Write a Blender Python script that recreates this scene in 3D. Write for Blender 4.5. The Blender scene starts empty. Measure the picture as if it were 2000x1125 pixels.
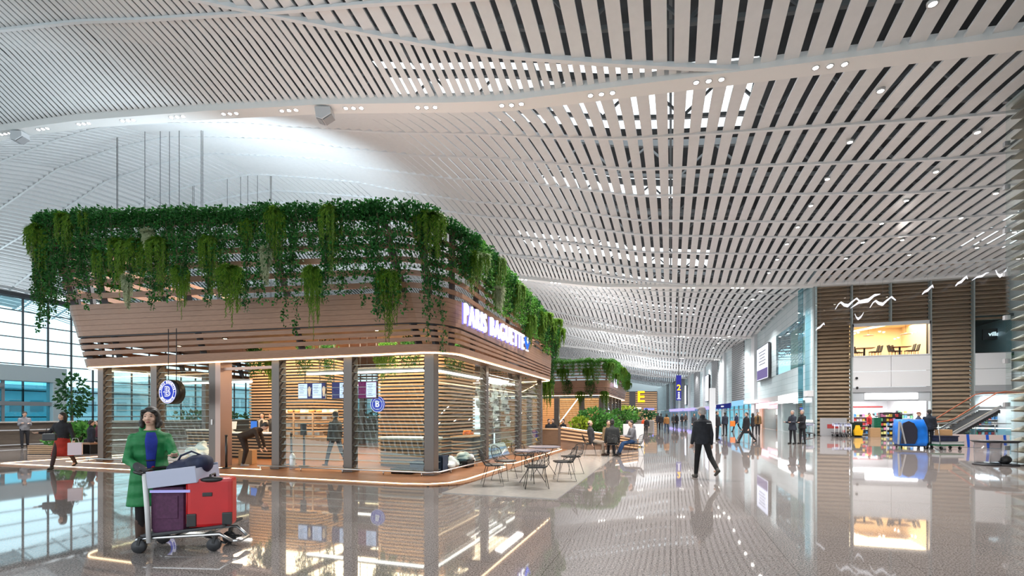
import bpy, bmesh, math, random
from mathutils import Vector, Matrix
import numpy as np
PI = math.pi
SC = bpy.context.scene
COL = SC.collection
rnd = random.Random(7)

# ---------------------------------------------------------------- camera maths
TH = math.radians(18.17)
CT, ST = math.cos(TH), math.sin(TH)
CZ, FPX, HX, HY = 1.57, 944.0, 1000.0, 810.0

def ray(px):
    a = (px - HX) / FPX
    return a * CT - ST, a * ST + CT          # world x, y per unit of depth

def gd(px, py, z=0.0):
    D = (CZ - z) * FPX / (py - HY)
    rx, ry = ray(px)
    return Vector((rx * D, ry * D, z))

def atD(px, D, z=0.0):
    rx, ry = ray(px)
    return Vector((rx * D, ry * D, z))

def zat(py, D):
    return CZ + (HY - py) / FPX * D

def on_y(px, y):                              # (x, depth) where the sight line meets the plane y
    rx, ry = ray(px)
    D = y / ry
    return rx * D, D

def on_x(px, x):
    rx, ry = ray(px)
    D = x / rx
    return ry * D, D

def lerp(tab, x):
    if x <= tab[0][0]: return tab[0][1]
    for (a, u), (b, v) in zip(tab, tab[1:]):
        if x <= b: return u + (v - u) * (x - a) / (b - a)
    return tab[-1][1]

# ---------------------------------------------------------------- materials
def newmat(name):
    m = bpy.data.materials.new(name); m.use_nodes = True
    nt = m.node_tree; nt.nodes.clear()
    return m, nt

def N(nt, t, **kw):
    n = nt.nodes.new(t)
    for k, v in kw.items():
        if k.startswith('i_'):
            key = k[2:]
            n.inputs[int(key) if key.isdigit() else key].default_value = v
        else:
            setattr(n, k, v)
    return n

def c4(c): return (c[0], c[1], c[2], 1.0)

def pbr(name, col, rough=.5, metal=0., spec=.5, var=0., scale=4., col2=None, bump=0., bscale=40., stretch=None, detail=3., sheen=0., trans=0., island=0.):
    m, nt = newmat(name)
    out = N(nt, 'ShaderNodeOutputMaterial'); b = N(nt, 'ShaderNodeBsdfPrincipled')
    nt.links.new(b.outputs[0], out.inputs[0])
    b.inputs['Base Color'].default_value = c4(col); b.inputs['Roughness'].default_value = rough
    b.inputs['Metallic'].default_value = metal; b.inputs['Specular IOR Level'].default_value = spec
    tc = None
    if var or col2 or bump:
        tc = N(nt, 'ShaderNodeTexCoord'); mp = N(nt, 'ShaderNodeMapping')
        nt.links.new(tc.outputs['Object'], mp.inputs[0])
        if stretch: mp.inputs['Scale'].default_value = stretch
    if var or col2:
        n = N(nt, 'ShaderNodeTexNoise', i_Scale=scale, i_Detail=detail)
        nt.links.new(mp.outputs[0], n.inputs['Vector'])
        r = N(nt, 'ShaderNodeValToRGB')
        lo = col2 if col2 else tuple(max(0, x * (1 - var)) for x in col)
        hi = col if col2 else tuple(min(1, x * (1 + var)) for x in col)
        r.color_ramp.elements[0].color = c4(lo); r.color_ramp.elements[0].position = .32
        r.color_ramp.elements[1].color = c4(hi); r.color_ramp.elements[1].position = .68
        nt.links.new(n.outputs[0], r.inputs[0])
        nt.links.new(r.outputs[0], b.inputs['Base Color'])
    if island:
        g = N(nt, 'ShaderNodeNewGeometry'); r = N(nt, 'ShaderNodeValToRGB')
        r.color_ramp.elements[0].color = c4(tuple(x * (1 - island) for x in col)); r.color_ramp.elements[1].color = c4(tuple(min(1, x * (1 + island)) for x in col))
        nt.links.new(g.outputs['Random Per Island'], r.inputs[0]); nt.links.new(r.outputs[0], b.inputs['Base Color'])
    if bump:
        n2 = N(nt, 'ShaderNodeTexNoise', i_Scale=bscale, i_Detail=2.); bp = N(nt, 'ShaderNodeBump', i_Strength=bump, i_Distance=.02)
        nt.links.new(mp.outputs[0], n2.inputs['Vector']); nt.links.new(n2.outputs[0], bp.inputs['Height']); nt.links.new(bp.outputs[0], b.inputs['Normal'])
    return m

def emis(name, col, s):
    m, nt = newmat(name)
    out = N(nt, 'ShaderNodeOutputMaterial'); e = N(nt, 'ShaderNodeEmission', i_Color=c4(col), i_Strength=s)
    nt.links.new(e.outputs[0], out.inputs[0])
    return m

def glassmat(name, tint, refl=1.0, rough=.01):
    m, nt = newmat(name)
    out = N(nt, 'ShaderNodeOutputMaterial'); t = N(nt, 'ShaderNodeBsdfTransparent', i_Color=c4(tint))
    g = N(nt, 'ShaderNodeBsdfGlossy', i_Roughness=rough); mx = N(nt, 'ShaderNodeMixShader'); ge = N(nt, 'ShaderNodeNewGeometry')
    dt = N(nt, 'ShaderNodeVectorMath', operation='DOT_PRODUCT'); nt.links.new(ge.outputs['Normal'], dt.inputs[0]); nt.links.new(ge.outputs['Incoming'], dt.inputs[1])
    ab = N(nt, 'ShaderNodeMath', operation='ABSOLUTE'); nt.links.new(dt.outputs['Value'], ab.inputs[0])
    sb = N(nt, 'ShaderNodeMath', operation='SUBTRACT', i_0=1.); nt.links.new(ab.outputs[0], sb.inputs[1])
    pw = N(nt, 'ShaderNodeMath', operation='POWER', i_1=5.); nt.links.new(sb.outputs[0], pw.inputs[0])
    ma = N(nt, 'ShaderNodeMath', operation='MULTIPLY_ADD', i_1=.9, i_2=.045); nt.links.new(pw.outputs[0], ma.inputs[0])
    mul = N(nt, 'ShaderNodeMath', operation='MULTIPLY', i_1=refl); mul.use_clamp = True
    nt.links.new(ma.outputs[0], mul.inputs[0]); nt.links.new(mul.outputs[0], mx.inputs[0])
    nt.links.new(t.outputs[0], mx.inputs[1]); nt.links.new(g.outputs[0], mx.inputs[2]); nt.links.new(mx.outputs[0], out.inputs[0])
    return m

def floormat():
    m, nt = newmat('polished_granite')
    out = N(nt, 'ShaderNodeOutputMaterial'); b = N(nt, 'ShaderNodeBsdfPrincipled'); nt.links.new(b.outputs[0], out.inputs[0])
    tc = N(nt, 'ShaderNodeTexCoord')
    n1 = N(nt, 'ShaderNodeTexNoise', i_Scale=60., i_Detail=4., i_Roughness=.85)
    nt.links.new(tc.outputs['Object'], n1.inputs['Vector'])
    r = N(nt, 'ShaderNodeValToRGB'); e = r.color_ramp.elements
    e[0].position = .40; e[0].color = (.09, .08, .076, 1); e[1].position = .58; e[1].color = (.49, .435, .41, 1)
    nt.links.new(n1.outputs[0], r.inputs[0])
    n2 = N(nt, 'ShaderNodeTexNoise', i_Scale=.35, i_Detail=2.)
    nt.links.new(tc.outputs['Object'], n2.inputs['Vector'])
    mx = N(nt, 'ShaderNodeMix', data_type='RGBA', blend_type='MULTIPLY'); mx.inputs[0].default_value = .35
    nt.links.new(r.outputs[0], mx.inputs[6]); nt.links.new(n2.outputs[0], mx.inputs[7])
    br = N(nt, 'ShaderNodeTexBrick', offset=0., i_Scale=1., i_Mortar_Size=.006) if False else N(nt, 'ShaderNodeTexBrick', offset=0.)
    br.inputs['Scale'].default_value = 1.; br.inputs['Mortar Size'].default_value = .0035; br.inputs['Brick Width'].default_value = 1.2; br.inputs['Row Height'].default_value = 1.2
    br.inputs['Color1'].default_value = (1, 1, 1, 1); br.inputs['Color2'].default_value = (.93, .93, .94, 1); br.inputs['Mortar'].default_value = (.55, .53, .51, 1)
    nt.links.new(tc.outputs['Object'], br.inputs['Vector'])
    mx2 = N(nt, 'ShaderNodeMix', data_type='RGBA', blend_type='MULTIPLY'); mx2.inputs[0].default_value = 1.
    nt.links.new(mx.outputs[2], mx2.inputs[6]); nt.links.new(br.outputs[0], mx2.inputs[7])
    nt.links.new(mx2.outputs[2], b.inputs['Base Color'])
    b.inputs['Roughness'].default_value = .032; b.inputs['IOR'].default_value = 1.7
    return m

def woodmat(name, c1, c2, axis=0, rough=.5, scale=3., planks=None):
    m, nt = newmat(name)
    out = N(nt, 'ShaderNodeOutputMaterial'); b = N(nt, 'ShaderNodeBsdfPrincipled'); nt.links.new(b.outputs[0], out.inputs[0])
    tc = N(nt, 'ShaderNodeTexCoord'); mp = N(nt, 'ShaderNodeMapping')
    s = [14., 14., 14.]; s[axis] = .8
    mp.inputs['Scale'].default_value = s
    nt.links.new(tc.outputs['Object'], mp.inputs[0])
    n = N(nt, 'ShaderNodeTexNoise', i_Scale=scale, i_Detail=4., i_Distortion=.6)
    nt.links.new(mp.outputs[0], n.inputs['Vector'])
    r = N(nt, 'ShaderNodeValToRGB'); r.color_ramp.elements[0].position = .3; r.color_ramp.elements[1].position = .7
    r.color_ramp.elements[0].color = c4(c2); r.color_ramp.elements[1].color = c4(c1)
    nt.links.new(n.outputs[0], r.inputs[0])
    last = r.outputs[0]
    if planks:
        br = N(nt, 'ShaderNodeTexBrick')
        br.inputs['Scale'].default_value = 1.; br.inputs['Mortar Size'].default_value = .006; br.inputs['Brick Width'].default_value = planks[0]; br.inputs['Row Height'].default_value = planks[1]
        br.inputs['Color1'].default_value = (1, 1, 1, 1); br.inputs['Color2'].default_value = (.72, .7, .68, 1); br.inputs['Mortar'].default_value = (.2, .17, .15, 1)
        nt.links.new(tc.outputs['Object'], br.inputs['Vector'])
        mx = N(nt, 'ShaderNodeMix', data_type='RGBA', blend_type='MULTIPLY'); mx.inputs[0].default_value = 1.
        nt.links.new(last, mx.inputs[6]); nt.links.new(br.outputs[0], mx.inputs[7]); last = mx.outputs[2]
    nt.links.new(last, b.inputs['Base Color']); b.inputs['Roughness'].default_value = rough
    return m

def leafmat(name, c1, c2):
    m, nt = newmat(name)
    out = N(nt, 'ShaderNodeOutputMaterial'); b = N(nt, 'ShaderNodeBsdfPrincipled')
    g = N(nt, 'ShaderNodeNewGeometry'); r = N(nt, 'ShaderNodeValToRGB')
    r.color_ramp.elements[0].color = c4(c1); r.color_ramp.elements[1].color = c4(c2)
    nt.links.new(g.outputs['Random Per Island'], r.inputs[0]); nt.links.new(r.outputs[0], b.inputs['Base Color'])
    b.inputs['Roughness'].default_value = .6; b.inputs['Specular IOR Level'].default_value = .2
    t = N(nt, 'ShaderNodeBsdfTranslucent'); nt.links.new(r.outputs[0], t.inputs[0])
    mx = N(nt, 'ShaderNodeMixShader'); mx.inputs[0].default_value = .3
    nt.links.new(b.outputs[0], mx.inputs[1]); nt.links.new(t.outputs[0], mx.inputs[2]); nt.links.new(mx.outputs[0], out.inputs[0])
    return m

M = {}
M['floor'] = floormat()
M['slat'] = pbr('painted_metal_slat', (.79, .785, .785), .45, var=.02)
M['purlin'] = pbr('white_rail', (.82, .83, .84), .4)
M['beam'] = pbr('white_beam', (.88, .86, .84), .4)
M['roof'] = pbr('dark_roof', (.06, .062, .066), .8, var=.3, scale=.6)
M['truss'] = pbr('truss_grey', (.20, .205, .21), .6)
M['plank'] = woodmat('brown_plank', (.36, .20, .125), (.255, .135, .08), 0, .45)
M['plank_y'] = woodmat('brown_plank_side', (.36, .20, .125), (.255, .135, .08), 1, .45)
M['warmwood'] = woodmat('warm_slat_wood', (.62, .38, .20), (.45, .26, .13), 0, .5)
M['fin'] = woodmat('fin_wood', (.30, .215, .155), (.22, .155, .11), 0, .55)
M['deck'] = woodmat('deck_board', (.40, .185, .085), (.28, .115, .05), 0, .35, planks=(2.4, .14))
M['post'] = pbr('taupe_metal', (.135, .115, .105), .38, metal=.55)
M['rib'] = pbr('dark_rib', (.05, .05, .055), .5, metal=.3)
M['dark'] = pbr('near_black', (.02, .02, .022), .5)
M['black'] = pbr('black_satin', (.012, .012, .013), .35)
M['steel'] = pbr('brushed_steel', (.62, .62, .63), .28, metal=1.)
M['grey'] = pbr('mid_grey', (.33, .33, .34), .5)
M['white'] = pbr('white_panel', (.66, .655, .66), .35)
M['paper'] = pbr('white_matte', (.82, .81, .79), .7)
M['panel'] = pbr('pale_metal_panel', (.60, .68, .70), .25)
M['pilaster'] = pbr('silver_pilaster', (.66, .67, .69), .3, metal=.2)
M['glass'] = glassmat('clear_glass', (.93, .97, .965), 1.)
M['louvre'] = glassmat('louvre_glass', (.92, .965, .955), 1.1)
M['winglass'] = glassmat('tinted_window', (.62, .84, .90), .8)
M['wincyan'] = glassmat('cyan_window', (.40, .70, .77), .9)
M['led'] = emis('warm_led', (1., .74, .45), 7.)
M['ledw'] = emis('white_led', (1., .93, .84), 7.)
M['lamp'] = emis('lamp_lens', (1., .95, .88), 40.)
M['text'] = emis('white_letter', (.97, .96, 1.), 1.15)
M['textbig'] = emis('white_sign_letter', (.97, .96, 1.), 3.)
M['halo'] = emis('violet_halo', (.36, .30, 1.), .9)
M['tile'] = pbr('grey_tile', (.40, .375, .35), .16, var=.06, scale=9.)

# ---------------------------------------------------------------- mesh builder
class MB:
    def __init__(s): s.v = []; s.f = []; s.sm = []
    def add(s, vs, fs, smooth=False):
        o = len(s.v); s.v += [tuple(p) for p in vs]; s.f += [tuple(i + o for i in f) for f in fs]; s.sm += [smooth] * len(fs); return s
    def box(s, c, d, rz=0., rot=None):
        x, y, z = d[0] / 2, d[1] / 2, d[2] / 2
        vs = [Vector((a * x, b * y, e * z)) for e in (-1, 1) for a, b in ((-1, -1), (1, -1), (1, 1), (-1, 1))]
        R = rot if rot is not None else (Matrix.Rotation(rz, 3, 'Z') if rz else None)
        if R is not None: vs = [R @ v for v in vs]
        c = Vector(c)
        return s.add([v + c for v in vs], [(3, 2, 1, 0), (4, 5, 6, 7), (0, 1, 5, 4), (1, 2, 6, 5), (2, 3, 7, 6), (3, 0, 4, 7)])
    def bx(s, x0, x1, y0, y1, z0, z1):
        return s.box(((x0 + x1) / 2, (y0 + y1) / 2, (z0 + z1) / 2), (x1 - x0, y1 - y0, z1 - z0))
    def beam(s, a, b, w, h, up=(0, 0, 1)):
        a, b = Vector(a), Vector(b); d = b - a; L = d.length; d.normalize(); u = Vector(up)
        if abs(d.dot(u)) > .98: u = Vector((0, 1, 0))
        r = d.cross(u).normalized(); u = r.cross(d)
        R = Matrix((r, d, u)).transposed()
        return s.box((a + b) / 2, (w, L, h), rot=R)
    def tube(s, pts, r, n=6, closed=False, caps=True):
        P = [Vector(p) for p in pts]; m = len(P); rs = r if isinstance(r, (list, tuple)) else [r] * m
        vs = []; prev = None
        for i, p in enumerate(P):
            if closed: t = P[(i + 1) % m] - P[i - 1]
            else: t = P[min(i + 1, m - 1)] - P[max(i - 1, 0)]
            t.normalize()
            if prev is None:
                a = Vector((0, 0, 1)) if abs(t.z) < .9 else Vector((1, 0, 0)); u = t.cross(a).normalized()
            else:
                u = prev - t * prev.dot(t)
                u = u.normalized() if u.length > 1e-6 else t.orthogonal().normalized()
            prev = u; w = t.cross(u)
            vs += [p + (u * math.cos(2 * PI * k / n) + w * math.sin(2 * PI * k / n)) * rs[i] for k in range(n)]
        fs = []
        for i in range(m if closed else m - 1):
            j = (i + 1) % m
            fs += [(i * n + k, i * n + (k + 1) % n, j * n + (k + 1) % n, j * n + k) for k in range(n)]
        if caps and not closed: fs += [tuple(range(n))[::-1], tuple((m - 1) * n + k for k in range(n))]
        return s.add(vs, fs, n > 4)
    def cyl(s, a, b, r, n=12, r2=None):
        return s.tube([a, b], [r, r if r2 is None else r2], n)
    def lathe(s, c, prof, n=16, sx=1., sy=1.):
        c = Vector(c); vs = []; fs = []; m = len(prof)
        for r, z in prof: vs += [c + Vector((r * sx * math.cos(2 * PI * k / n), r * sy * math.sin(2 * PI * k / n), z)) for k in range(n)]
        for i in range(m - 1): fs += [(i * n + k, i * n + (k + 1) % n, (i + 1) * n + (k + 1) % n, (i + 1) * n + k) for k in range(n)]
        if prof[0][0] > 1e-4: fs.append(tuple(range(n))[::-1])
        if prof[-1][0] > 1e-4: fs.append(tuple((m - 1) * n + k for k in range(n)))
        return s.add(vs, fs, True)
    def ell(s, c, r, n=12, m=8, rot=None):
        c = Vector(c); vs = [Vector((0, 0, -r[2]))]
        for i in range(1, m):
            t = -PI / 2 + PI * i / m
            vs += [Vector((r[0] * math.cos(t) * math.cos(2 * PI * k / n), r[1] * math.cos(t) * math.sin(2 * PI * k / n), r[2] * math.sin(t))) for k in range(n)]
        vs.append(Vector((0, 0, r[2])))
        if rot is not None: vs = [rot @ v for v in vs]
        fs = [(0, 1 + (k + 1) % n, 1 + k) for k in range(n)]
        for i in range(m - 2): fs += [(1 + i * n + k, 1 + i * n + (k + 1) % n, 1 + (i + 1) * n + (k + 1) % n, 1 + (i + 1) * n + k) for k in range(n)]
        L = len(vs) - 1; o = 1 + (m - 2) * n
        fs += [(o + k, o + (k + 1) % n, L) for k in range(n)]
        return s.add([v + c for v in vs], fs, True)
    def cap(s, a, b, ra, rb, n=10):                 # tapered capsule
        a, b = Vector(a), Vector(b); d = b - a; L = d.length or 1e-6; d = d / L
        pts = []; rs = []
        for i in range(4): t = PI / 2 * (1 - i / 4); pts.append(a - d * ra * math.sin(t)); rs.append(max(ra * math.cos(t), ra * .02))
        pts.append(a); rs.append(ra); pts.append(b); rs.append(rb)
        for i in range(1, 5): t = PI / 2 * i / 4; pts.append(b + d * rb * math.sin(t)); rs.append(max(rb * math.cos(t), rb * .02))
        return s.tube(pts, rs, n)
    def loft(s, rings, smooth=True, cap=True, closed=False):
        n = len(rings[0]); vs = [p for r in rings for p in r]; m = len(rings); fs = []
        for i in range(m if closed else m - 1):
            j = (i + 1) % m
            fs += [(i * n + k, i * n + (k + 1) % n, j * n + (k + 1) % n, j * n + k) for k in range(n)]
        if cap and not closed: fs += [tuple(range(n))[::-1], tuple((m - 1) * n + k for k in range(n))]
        return s.add(vs, fs, smooth)
    def prism(s, poly, h, axis=2, at=0.):            # polygon in the plane, extruded along axis
        def P(p, t):
            return {2: (p[0], p[1], t), 1: (p[0], t, p[1]), 0: (t, p[0], p[1])}[axis]
        n = len(poly); vs = [P(p, at) for p in poly] + [P(p, at + h) for p in poly]
        fs = [tuple(range(n))[::-1], tuple(range(n, 2 * n))] + [(k, (k + 1) % n, n + (k + 1) % n, n + k) for k in range(n)]
        return s.add(vs, fs)
    def quad(s, a, b, c, d): return s.add([a, b, c, d], [(0, 1, 2, 3)])
    def xf(s, mat, start=0):
        for i in range(start, len(s.v)): s.v[i] = tuple(mat @ Vector(s.v[i]))
        return s
    def mesh(s, name, mat=None, bevel=0., fix=False):
        me = bpy.data.meshes.new(name); me.from_pydata(s.v, [], s.f)
        me.polygons.foreach_set('use_smooth', s.sm)
        if bevel or fix:
            bm = bmesh.new(); bm.from_mesh(me)
            bmesh.ops.recalc_face_normals(bm, faces=bm.faces)
            if bevel: bmesh.ops.bevel(bm, geom=[e for e in bm.edges if e.is_manifold and e.calc_face_angle(0) > .5], offset=bevel, segments=2, affect='EDGES', profile=.6)
            bm.to_mesh(me); bm.free()
        if mat is not None: me.materials.append(M[mat] if isinstance(mat, str) else mat)
        me.update(); return me
    def build(s, name, mat, parent=None, loc=None, rz=0., bevel=0., fix=True, label=None):
        o = bpy.data.objects.new(name, s.mesh(name, mat, bevel, fix)); COL.objects.link(o)
        if parent is not None: o.parent = parent
        if loc is not None: o.location = loc
        if rz: o.rotation_euler = (0, 0, rz)
        if label: o['label'] = label
        return o

def thing(name, label, cat, loc=(0, 0, 0), rz=0., group=None):
    o = bpy.data.objects.new(name, None); COL.objects.link(o); o.location = loc; o.rotation_euler = (0, 0, rz); o.empty_display_size = .1
    return tag(o, label, cat, group)

def tag(o, label, cat, group=None):
    o['label'] = label; o['category'] = cat
    if group: o['group'] = group
    return o

def struct(o, label=None, cat=None):
    o['kind'] = 'structure'
    if label: o['label'] = label
    if cat: o['category'] = cat
    return o

def dup(o, loc=None, rz=None, label=None, group=None, parent=None):
    c = o.copy(); COL.objects.link(c)
    if parent is not None: c.parent = parent
    if loc is not None: c.location = loc
    if rz is not None: c.rotation_euler = (0, 0, rz)
    if label: c['label'] = label
    if group: c['group'] = group
    for ch in list(o.children): dup(ch, parent=c)
    return c

def textmesh(txt, size, depth=.02, bold=0., align='CENTER', spacing=1.):
    cu = bpy.data.curves.new('lettering', 'FONT'); cu.body = txt; cu.size = size; cu.extrude = depth / 2; cu.offset = bold; cu.align_x = align; cu.align_y = 'CENTER'; cu.space_character = spacing; cu.resolution_u = 3
    o = bpy.data.objects.new('lettering', cu); COL.objects.link(o)
    dg = bpy.context.evaluated_depsgraph_get(); dg.update()
    me = bpy.data.meshes.new_from_object(o.evaluated_get(dg)); bpy.data.objects.remove(o); bpy.data.curves.remove(cu)
    return me

def text(txt, size, mat, loc, normal=(0, -1, 0), parent=None, name='lettering', depth=.02, bold=0., sx=1., align='CENTER', spacing=1.):
    me = textmesh(txt, size, depth, bold, align, spacing); me.materials.clear(); me.materials.append(M[mat] if isinstance(mat, str) else mat)
    n = Vector(normal).normalized(); z = Vector((0, 0, 1)); x = z.cross(n).normalized(); y = n.cross(x)
    R = Matrix((x * sx, y, n)).transposed().to_4x4()
    me.transform(Matrix.Translation(Vector(loc)) @ R)
    o = bpy.data.objects.new(name, me); COL.objects.link(o)
    if parent is not None: o.parent = parent
    return o

def area(name, loc, sx, sy, power, col=(1, 1, 1), rot=(0, 0, 0), spread=PI):
    l = bpy.data.lights.new(name, 'AREA'); l.shape = 'RECTANGLE'; l.size = sx; l.size_y = sy; l.energy = power; l.color = col; l.spread = spread
    o = bpy.data.objects.new(name, l); COL.objects.link(o); o.location = loc; o.rotation_euler = rot; return o

def aim(o, target):
    o.rotation_euler = (Vector(target) - o.location).to_track_quat('-Z', 'Y').to_euler(); return o

def spot(name, loc, power, col=(1, .95, .9), ang=1.6, rad=.06, rot=(0, 0, 0)):
    l = bpy.data.lights.new(name, 'SPOT'); l.energy = power; l.color = col; l.spot_size = ang; l.spot_blend = .6; l.shadow_soft_size = rad
    o = bpy.data.objects.new(name, l); COL.objects.link(o); o.location = loc; o.rotation_euler = rot; return o

# ---------------------------------------------------------------- camera
cam = bpy.data.cameras.new('camera'); cam.sensor_width = 36.; cam.lens = FPX / 2000. * 36.
cam.shift_y = (HY - 562.5) / 2000.
cam.clip_end = 2000.
co = bpy.data.objects.new('camera', cam); COL.objects.link(co); co.location = (0, 0, CZ); co.rotation_euler = (PI / 2, 0, TH)
SC.camera = co
SC.view_settings.view_transform = 'Standard'; SC.view_settings.look = 'None'; SC.view_settings.gamma = 1.; SC.view_settings.use_curve_mapping = False
SC.view_settings.exposure = .12
SC.cycles.max_bounces = 7; SC.cycles.diffuse_bounces = 3; SC.cycles.glossy_bounces = 3; SC.cycles.transmission_bounces = 3; SC.cycles.transparent_max_bounces = 40
SC.cycles.sample_clamp_indirect = 4.; SC.cycles.adaptive_threshold = .02; SC.cycles.caustics_reflective = False; SC.cycles.caustics_refractive = False
w = bpy.data.worlds.new('overcast_sky'); SC.world = w; w.use_nodes = True; nt = w.node_tree; nt.nodes.clear()
wo = N(nt, 'ShaderNodeOutputWorld'); bg = N(nt, 'ShaderNodeBackground', i_Color=(.86, .95, 1., 1), i_Strength=2.3); nt.links.new(bg.outputs[0], wo.inputs[0])
# ================================================================= CEILING
KS = 1.1
PER = 23.2 * KS
YB0 = 14.6 * KS
BT = [(-66, 8.6), (-60, 9.8), (-50, 12.6), (-40, 14.6), (-31, 15.3), (-25, 14.7), (-17.8, 13.7), (-11.9, 12.8), (-6.6, 11.8), (-4.8, 11.5), (1.2, 11.), (7.9, 10.45), (14, 10.3), (30, 10.2)]
MT = [(-66, 10.2), (-60, 11.8), (-52, 15.), (-45, 16.9), (-39, 18.8), (-34, 19.2), (-29, 19.1), (-25, 18.3), (-20, 17.2), (-17, 16.2), (-11.5, 14.7), (-7.5, 13.9), (-1.6, 12.3), (3.6, 11.6), (9.7, 10.8), (14, 10.6), (30, 10.5)]
WT = [(0, 0), (.08, .36), (.16, .6), (.29, .84), (.41, .95), (.556, 1.), (.66, .93), (.75, .8), (.9, .4), (1, 0)]
ET = [(-66, 9.), (-31, 7.), (-20, 5.), (-12.7, 3.3), (-7.8, 2.1), (-2.7, 1.15), (2.3, .08), (30, .02)]
def zc(x, y):
    x0, y0 = x / KS, y / KS
    t = ((y0 - 14.6) / 23.2) % 1.0
    b, m = lerp(BT, x0), lerp(MT, x0)
    return CZ + (b + (m - b) * lerp(WT, t) - CZ) * KS
def zbeam(x): return CZ + (lerp(BT, x / KS) - CZ) * KS
def ceil_hit(px, py, off=0.):
    rx, ry = ray(px); k = (HY - py) / FPX; D = 4.
    while D < 260:
        if CZ + k * D >= zc(rx * D, ry * D) - off:
            return Vector((rx * D, ry * D, CZ + k * D))
        D += .02
    return Vector((rx * D, ry * D, CZ + k * D))

PIT = .6
XL, XR = -66., 24.6
KMIN, KMAX = -1, 7
def slat(mb_v, mb_f, x, wd, ys, dep=.11):
    o = len(mb_v)
    for y in ys:
        z = zc(x, y)
        mb_v += [(x - wd / 2, y, z), (x + wd / 2, y, z), (x + wd / 2, y, z + dep), (x - wd / 2, y, z + dep)]
    for i in range(len(ys) - 1):
        a = o + i * 4; b = a + 4
        for k in range(4): mb_f.append((a + k, a + (k + 1) % 4, b + (k + 1) % 4, b + k))
    e = o + (len(ys) - 1) * 4
    mb_f.append((o + 3, o + 2, o + 1, o)); mb_f.append((e, e + 1, e + 2, e + 3))
cv, cf = [], []
for k in range(KMIN, KMAX):
    ya = YB0 + PER * k; yb = ya + PER
    st = 1.1 if k < 2 else (2. if k < 4 else 3.5)
    nx = int((XR - XL) / PIT)
    for i in range(nx):
        x = XL + (i + .5) * PIT
        if ya > 45 and x > 11.4: continue
        e = lerp(ET, x / KS) * KS; ye = yb - e
        n = max(2, int((ye - ya) / st)); ys = [ya + .12 + (ye - ya - .12) * j / n for j in range(n + 1)]
        slat(cv, cf, x, .4, ys, .07 if x > -20 else (.13 if x > -26 else .26))
    nx2 = int((XR - XL) / .36)
    for i in range(nx2):
        x = XL + (i + .5) * .36
        if ya > 45 and x > 11.4: continue
        e = lerp(ET, x / KS) * KS
        if e < .3: continue
        n = max(2, int(e / st)); ys = [yb - e + (e - .1) * j / n for j in range(n + 1)]
        slat(cv, cf, x, .22, ys, .03)
me = bpy.data.meshes.new('ceiling'); me.from_pydata(cv, [], cf); me.materials.append(M['slat']); me.update()
ceil_o = bpy.data.objects.new('ceiling', me); COL.objects.link(ceil_o)
struct(ceil_o, 'undulating white slatted ceiling with dark gaps over the whole hall', 'ceiling')

def ribbon(yfun, w, h, drop, x0=XL, x1=XR, step=.8, mb=None, zf=zc):
    mb = mb or MB(); n = int((x1 - x0) / step); rings = []
    for i in range(n + 1):
        x = x0 + (x1 - x0) * i / n; y = yfun(x); z = zf(x, y) - drop
        rings.append([(x, y - w / 2, z), (x, y + w / 2, z), (x, y + w / 2, z + h), (x, y - w / 2, z + h)])
    return mb.loft(rings, smooth=False)
for k in range(KMIN, KMAX):
    ya = YB0 + PER * k
    xr = XR if ya < 45 else 11.2
    for off in (3.8, 6.7, 9.6, 12.9, 15., 17.6, 20.1):
        o = ribbon(lambda x: ya + off * KS, .13, .1, .09, x1=xr, step=1.).build('purlin', 'purlin', ceil_o, fix=False); o['kind'] = 'structure'
    o = ribbon(lambda x: ya + PER - lerp(ET, x / KS) * KS - .02, .16, .16, .1, x1=min(xr, 4.)).build('edge_rail', 'purlin', ceil_o, fix=False); o['kind'] = 'structure'
    if k + 1 < KMAX:
        yb = ya + PER
        o = struct(ribbon(lambda x: yb, .62, .34, .12, x1=XR if yb < 45 else 11.2, zf=lambda x, y: zbeam(x)).build('trim_%d' % (k + 2), 'beam', None, fix=False), 'white lateral ceiling beam number %d from the camera carrying spotlight trios' % (k + 2), 'ceiling beam')

# roof over the slats, open at the skylights
rb = MB(); tb = MB()
def zroof(x): return CZ + (lerp(MT, x / KS) - CZ) * KS + 4.2
xs = [XL - 4 + i * 3.2 for i in range(30)]
for k in range(KMIN, KMAX):
    ya = YB0 + PER * k
    ys = [ya, ya + 6.8, ya + 12., ya + 18, ya + 21, ya + PER]
    for j in range(5):
        for i in range(len(xs) - 1):
            xm = (xs[i] + xs[i + 1]) / 2
            if j == 1 and -15 < xm < 3.8: continue
            if j == 3 and -10 < xm < -1 and k >= 0: continue
            rb.quad((xs[i], ys[j], zroof(xs[i])), (xs[i + 1], ys[j], zroof(xs[i + 1])), (xs[i + 1], ys[j + 1], zroof(xs[i + 1])), (xs[i], ys[j + 1], zroof(xs[i])))
    if k < 4:
        for yy in (ya + 1.2, ya + 6.6, ya + 12.2, ya + 17, ya + 22):
            ribbon(lambda x: yy, .22, .35, .9, mb=tb, step=3., zf=lambda x, y: zroof(x)); ribbon(lambda x: yy, .16, .16, 2.6, mb=tb, step=3., zf=lambda x, y: zroof(x))
            for i in range(26):
                xa = XL + i * 3.5
                tb.beam((xa, yy, zroof(xa) - 2.5), (xa + 1.75, yy, zroof(xa + 1.75) - .8), .1, .1); tb.beam((xa + 1.75, yy, zroof(xa + 1.75) - .8), (xa + 3.5, yy, zroof(xa + 3.5) - 2.5), .1, .1)
        for xx in range(-60, 24, 6):
            tb.beam((xx, ya, zroof(xx) - 1.2), (xx, ya + PER, zroof(xx) - 1.2), .12, .2)
        for j in range(9):
            yy = ya + 7.2 + j * .55; tb.beam((-15, yy, zroof(-15) - .1), (3.8, yy, zroof(3.8) - .1), .01, .01)
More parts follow.
